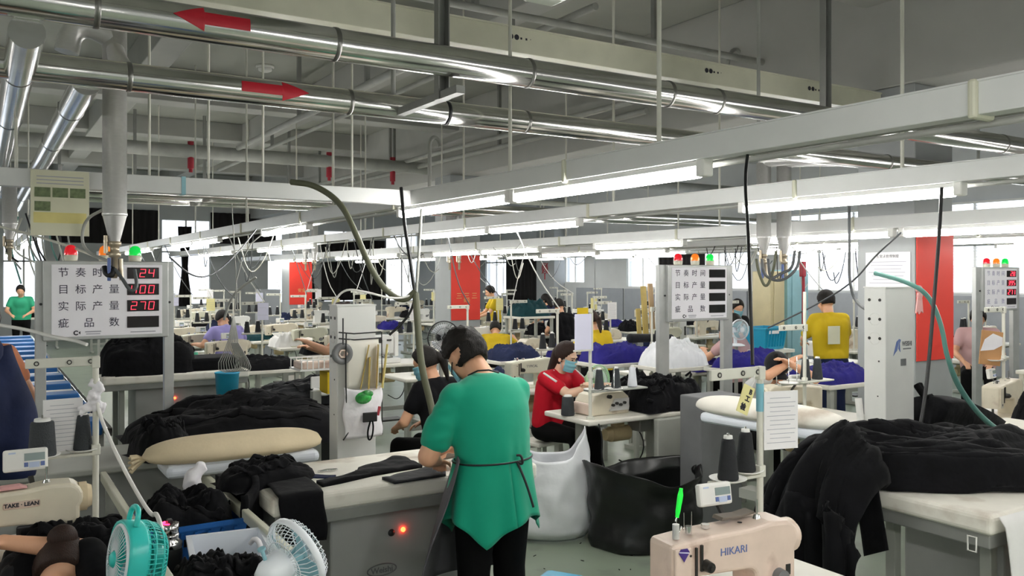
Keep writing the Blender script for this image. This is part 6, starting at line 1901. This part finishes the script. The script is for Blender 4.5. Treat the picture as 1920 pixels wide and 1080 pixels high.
# heaps of blue, white and teal garments in the middle distance
for (px, py, d, w, dd, h, m, l, sd) in ((1160, 676, 8.9, .80, .5, .17, 'royal_cloth', 'royal blue garment heap behind the pale green fan', 301), (1262, 684, 8.5, .62, .5, .22, 'white_sack', 'white plastic-wrapped bundle behind the black trimmings', 302),
                                     (1408, 688, 8.2, .70, .5, .15, 'royal_cloth', 'royal blue garment heap right of the middle counting board', 303), (1560, 712, 7.4, .7, .5, .13, 'royal_cloth', 'royal blue garment heap between the capped worker and the tall box column', 304),
                                     (992, 592, 13.6, .62, .5, .22, 'teal_cloth', 'big dark teal garment heap right of the middle red banner', 305), (960, 672, 9.6, .6, .5, .14, 'navy_cloth', 'navy garment heap right of the head of the green-shirted worker', 306),
                                     (492, 690, 9.5, .7, .5, .12, 'black_cloth', 'dark garments hanging behind the blue bucket', 307)):
    p = ray(px, py, d)
    garment(p.x, p.y, p.z, w, dd, h, m, l, sd)
    t = thing('work_table', 'table carrying the ' + l, 'table', (p.x, p.y, 0)); hh = p.z
    MB().box((0, 0, hh - .02), (w * 1.05, dd * 1.05, .04), bev=.008).build('top', 'tabletop', t)
    for sx in (-1, 1):
        for sy in (-1, 1): MB().box((sx * w * .45, sy * dd * .45, hh / 2 - .02), (.04, .04, hh - .04)).build('leg', 'leg_grey', t)
# small basket shelf left of the slim column
p = ray(592, 690, 6.0)
t = thing('wire_tray', 'white wire tray of pinkish cards left of the slim white box column', 'tray', (p.x, p.y, p.z), R(0))
MB().box((0, 0, 0), (.30, .24, .012)).build('base', 'white_enamel', t)
mb = MB()
for i in range(8): mb.box((-.14 + i * .04, -.118, .035), (.006, .006, .07)); mb.box((-.14 + i * .04, .118, .035), (.006, .006, .07))
mb.box((0, -.118, .07), (.30, .008, .008)); mb.box((0, .118, .07), (.30, .008, .008)); mb.build('rails', 'white_enamel', t)
mb = MB(); mb.box((0, 0, .03), (.26, .2, .05), bev=.01); mb.build('cards', 'pink_cream', t); MB().box((.10, -.02, -.10), (.10, .16, .15)).build('yellow_box', 'yellow_shirt', t); MB().box((0, 0, -p.z / 2 - .08), (.06, .06, p.z - .16)).build('post', 'leg_grey', t)
# ---- paper chart on the cross trunk
p = ony(113, 381, 5.54)
t = thing('paper_chart', 'yellowed paper chart with small photographs hanging from the cross trunk at left', 'chart', (p.x, p.y, p.z))
MB().box((0, 0, 0), (.30, .004, .375), bev=.001).build('sheet', 'chart_paper', t)
for i in range(4):
    MB().box((-.09 + .09 * (i % 3), -.003, .06 if i < 3 else -.02), (.08, .002, .055)).build('photo', 'chart_photo', t)
MB().box((0, -.003, -.085), (.27, .002, .06)).build('yellow_band', 'chart_yellow', t)
mb = MB()
for i in range(3): mb.box((0, -.003, .15 - i * .02), (.24, .001, .005))
mb.build('heading_lines', 'print_grey', t)
MB().box((0, 0, .20), (.02, .003, .05)).build('hook', 'mug_steel', t)
# ---- hoses and cables 
def px_cable(name, pts, r, m, label, **k):
    return cable(name, [ray(*p) for p in pts], r, m, label, **k)
px_cable('air_hose', [(546, 341, 5.5), (590, 346, 5.45), (640, 380, 5.4), (668, 440, 5.35), (695, 505, 5.3), (725, 548, 5.3), (757, 566, 5.3), (780, 545, 5.3)], .020, 'hose_olive', 'thick olive hose sagging from the cross trunk toward the cable bundle', cat='hose')
px_cable('air_hose', [(752, 352, 5.6), (758, 420, 5.5), (768, 480, 5.4), (776, 540, 5.3), (780, 556, 5.3)], .012, 'cable_black', 'black hose dropping from the nearest light trunk into the cable bundle', cat='hose')
px_cable('air_hose', [(790, 392, 5.6), (787, 450, 5.5), (783, 510, 5.35), (780, 552, 5.3)], .010, 'pipe_grey', 'pale hose dropping beside the black one into the cable bundle', cat='hose')
px_cable('air_hose', [(779, 550, 5.3), (783, 610, 5.25), (790, 690, 5.2), (806, 750, 5.2), (816, 800, 5.15), (822, 860, 5.1), (823, 930, 5.1)], .022, 'hose_olive', 'thick pale olive hose running down from the bundle beside the green-shirted worker', cat='hose')
px_cable('cable', [(778, 560, 5.3), (768, 590, 5.3), (748, 612, 5.3), (730, 628, 5.3)], .008, 'cable_black', 'short black cable curving left from the cable bundle')
px_cable('cable', [(617, 590, 5.2), (640, 540, 5.2), (690, 548, 5.2), (740, 562, 5.25), (778, 552, 5.3)], .007, 'cable_white', 'white cable looping from the slim box column to the cable bundle')
px_cable('cable', [(1402, 288, 3.55), (1396, 340, 3.5), (1403, 430, 3.4), (1406, 540, 3.3), (1410, 640, 3.25), (1411, 684, 3.22)], .007, 'cable_black', 'black cable hanging from the nearest light trunk to the yellow tag stand')
px_cable('cable', [(1766, 352, 4.6), (1760, 460, 4.55), (1750, 580, 4.5), (1740, 700, 4.45), (1730, 780, 4.4), (1720, 822, 4.4)], .010, 'cable_black', 'thick black cable hanging across the nearest red banner')
px_cable('air_hose', [(1640, 512, 4.9), (1700, 528, 4.75), (1742, 552, 4.7), (1766, 610, 4.7), (1775, 670, 4.7), (1800, 730, 4.8), (1840, 782, 4.9), (1885, 815, 5.0), (1930, 832, 5.0)], .013, 'cable_teal', 'grey-green hose swinging across the red banner to the right edge', cat='hose')
px_cable('air_hose', [(1772, 660, 4.75), (1790, 720, 4.85), (1830, 775, 4.95), (1870, 812, 5.05), (1930, 848, 5.05)], .008, 'cable_teal', 'thin teal hose beside the grey-green one at the right edge', cat='hose')
for i, (a, b, c) in enumerate(((1418, 1455, 545), (1428, 1500, 530), (1440, 1490, 512))):
    px_cable('cable', [(a, 485, 7.2), (a + 4, 510 + 8 * i, 7.2), ((a + b) / 2, c, 7.2), (b - 4, 505, 7.2), (b, 470, 7.2)], .012, 'hose_olive' if i == 0 else 'cable_grey', ('lowest olive', 'middle grey', 'uppermost grey')[i] + ' cable loop under the paired drop pipes')
px_cable('cable', [(1592, 360, 7.0), (1593, 460, 7.0), (1592, 530, 7.0), (1605, 570, 6.9), (1640, 588, 6.0)], .012, 'cable_grey', 'grey cable hanging left of the nearest pillar and curving to the box column')
px_cable('cable', [(1690, 436, 6.95), (1640, 480, 7.1), (1600, 530, 7.4), (1530, 572, 8.0), (1440, 615, 8.4)], .008, 'cable_grey', 'long slanting grey cable from the nearest pillar down past the yellow-shirted man')
px_cable('cable', [(0, 610, 3.8), (50, 618, 3.8), (100, 632, 3.75), (140, 638, 3.7), (163, 646, 3.68)], .008, 'cable_white', 'cream cable arching over the top bar of the left edge thread stand')
px_cable('cable', [(0, 425, 5.4), (60, 440, 5.4), (140, 465, 5.3), (200, 490, 5.2)], .008, 'rod_white', 'pale cable crossing the red beacon of the left counting board')
px_cable('cable', [(195, 392, 4.9), (160, 410, 4.95), (152, 450, 4.95), (165, 475, 4.95), (205, 490, 4.9)], .009, 'pipe_grey', 'grey cable curling between the paper chart and the thick drop pipe')
px_cable('cable', [(210, 498, 4.8), (228, 520, 4.78), (245, 548, 4.78), (258, 540, 4.8), (252, 505, 4.82)], .010, 'cable_grey', 'grey cable loop over the red digits of the left counting board')
px_cable('cable', [(196, 500, 4.8), (198, 514, 4.78), (210, 518, 4.78), (214, 502, 4.8)], .016, 'cable_black', 'thick black cable loop under the valve of the thick drop pipe')
px_cable('cable', [(318, 482, 7), (360, 520, 7.5), (400, 518, 8), (450, 470, 8.5), (480, 430, 9)], .008, 'cable_grey', 'grey cable swagged right of the left counting board')
px_cable('cable', [(420, 600, 8.4), (432, 560, 8.4), (450, 540, 8.4), (480, 520, 8.4)], .012, 'pipe_grey', 'bent grey rod above the wire hangers')
for i in range(14):
    x0 = 20 + i * 7
    px_cable('cable', [(x0, 400 + 3 * (i % 4), 9 + .1 * i), (x0 + random.uniform(-25, 25), 445 + random.uniform(0, 30), 9 + .1 * i), (x0 + random.uniform(-10, 40), 490 + random.uniform(0, 50), 9 + .1 * i)], .010, ('cable_black', 'pipe_grey', 'cable_teal', 'rod_white')[i % 4], 'one of the tangled cables hanging before the bright window at far left', smooth=2, group='tangled cables at far left')
def hang_loop(i, x, y, m, label, group, span=.5):
    a = random.uniform(-span, span); b = random.uniform(.25, .75)
    pts = [(x, y, 2.36), (x + a * .3, y + .05, 2.36 - b * .7), (x + a * .7, y + .1, 2.36 - b), (x + a, y + .1, 2.36 - b * random.uniform(.2, .9))]
    cable('cable', pts, .0065, m, label, smooth=2, group=group, n=5)
for i in range(30):
    hang_loop(i, random.choice((2.68, 4.5, 4.5, 6.45, 6.45, 8.5)), random.uniform(9, 16), ('rod_white', 'cable_grey', 'pipe_grey')[i % 3], 'one of the thin cables looping under the distant lamps', 'thin cables under the distant lamps')
for i in range(18):
    hang_loop(i, random.choice((8.5, 8.5, 10.3)), random.uniform(6.2, 8.8), ('rod_white', 'cable_grey', 'cable_black')[i % 3], 'one of the thin cables hanging left of the nearest pillar', 'thin cables left of the nearest pillar', .8)
use('cone_mint', (2.19, 10.6, TB), 0, 'mint green thread cone on a table right of the left counting board')

p = ray(1222, 632, 9.2)
t = thing('sleeve_board', 'long dark sleeve pressing cushion before the planks, left of the middle board', 'pressing board', (p.x, p.y, 0), R(2))
mb = MB(); mb.cyl((-.30, 0, p.z), (.28, 0, p.z - .02), .05, .04, n=16); mb.sph((.28, 0, p.z - .02), .04); mb.sph((-.30, 0, p.z), .05); mb.build('cushion', 'charcoal_cloth', t)
MB().box((-.2, 0, (p.z - .05) / 2), (.08, .08, p.z - .05)).build('post', 'leg_grey', t); MB().box((-.1, 0, .02), (.4, .2, .04)).build('foot', 'leg_grey', t)
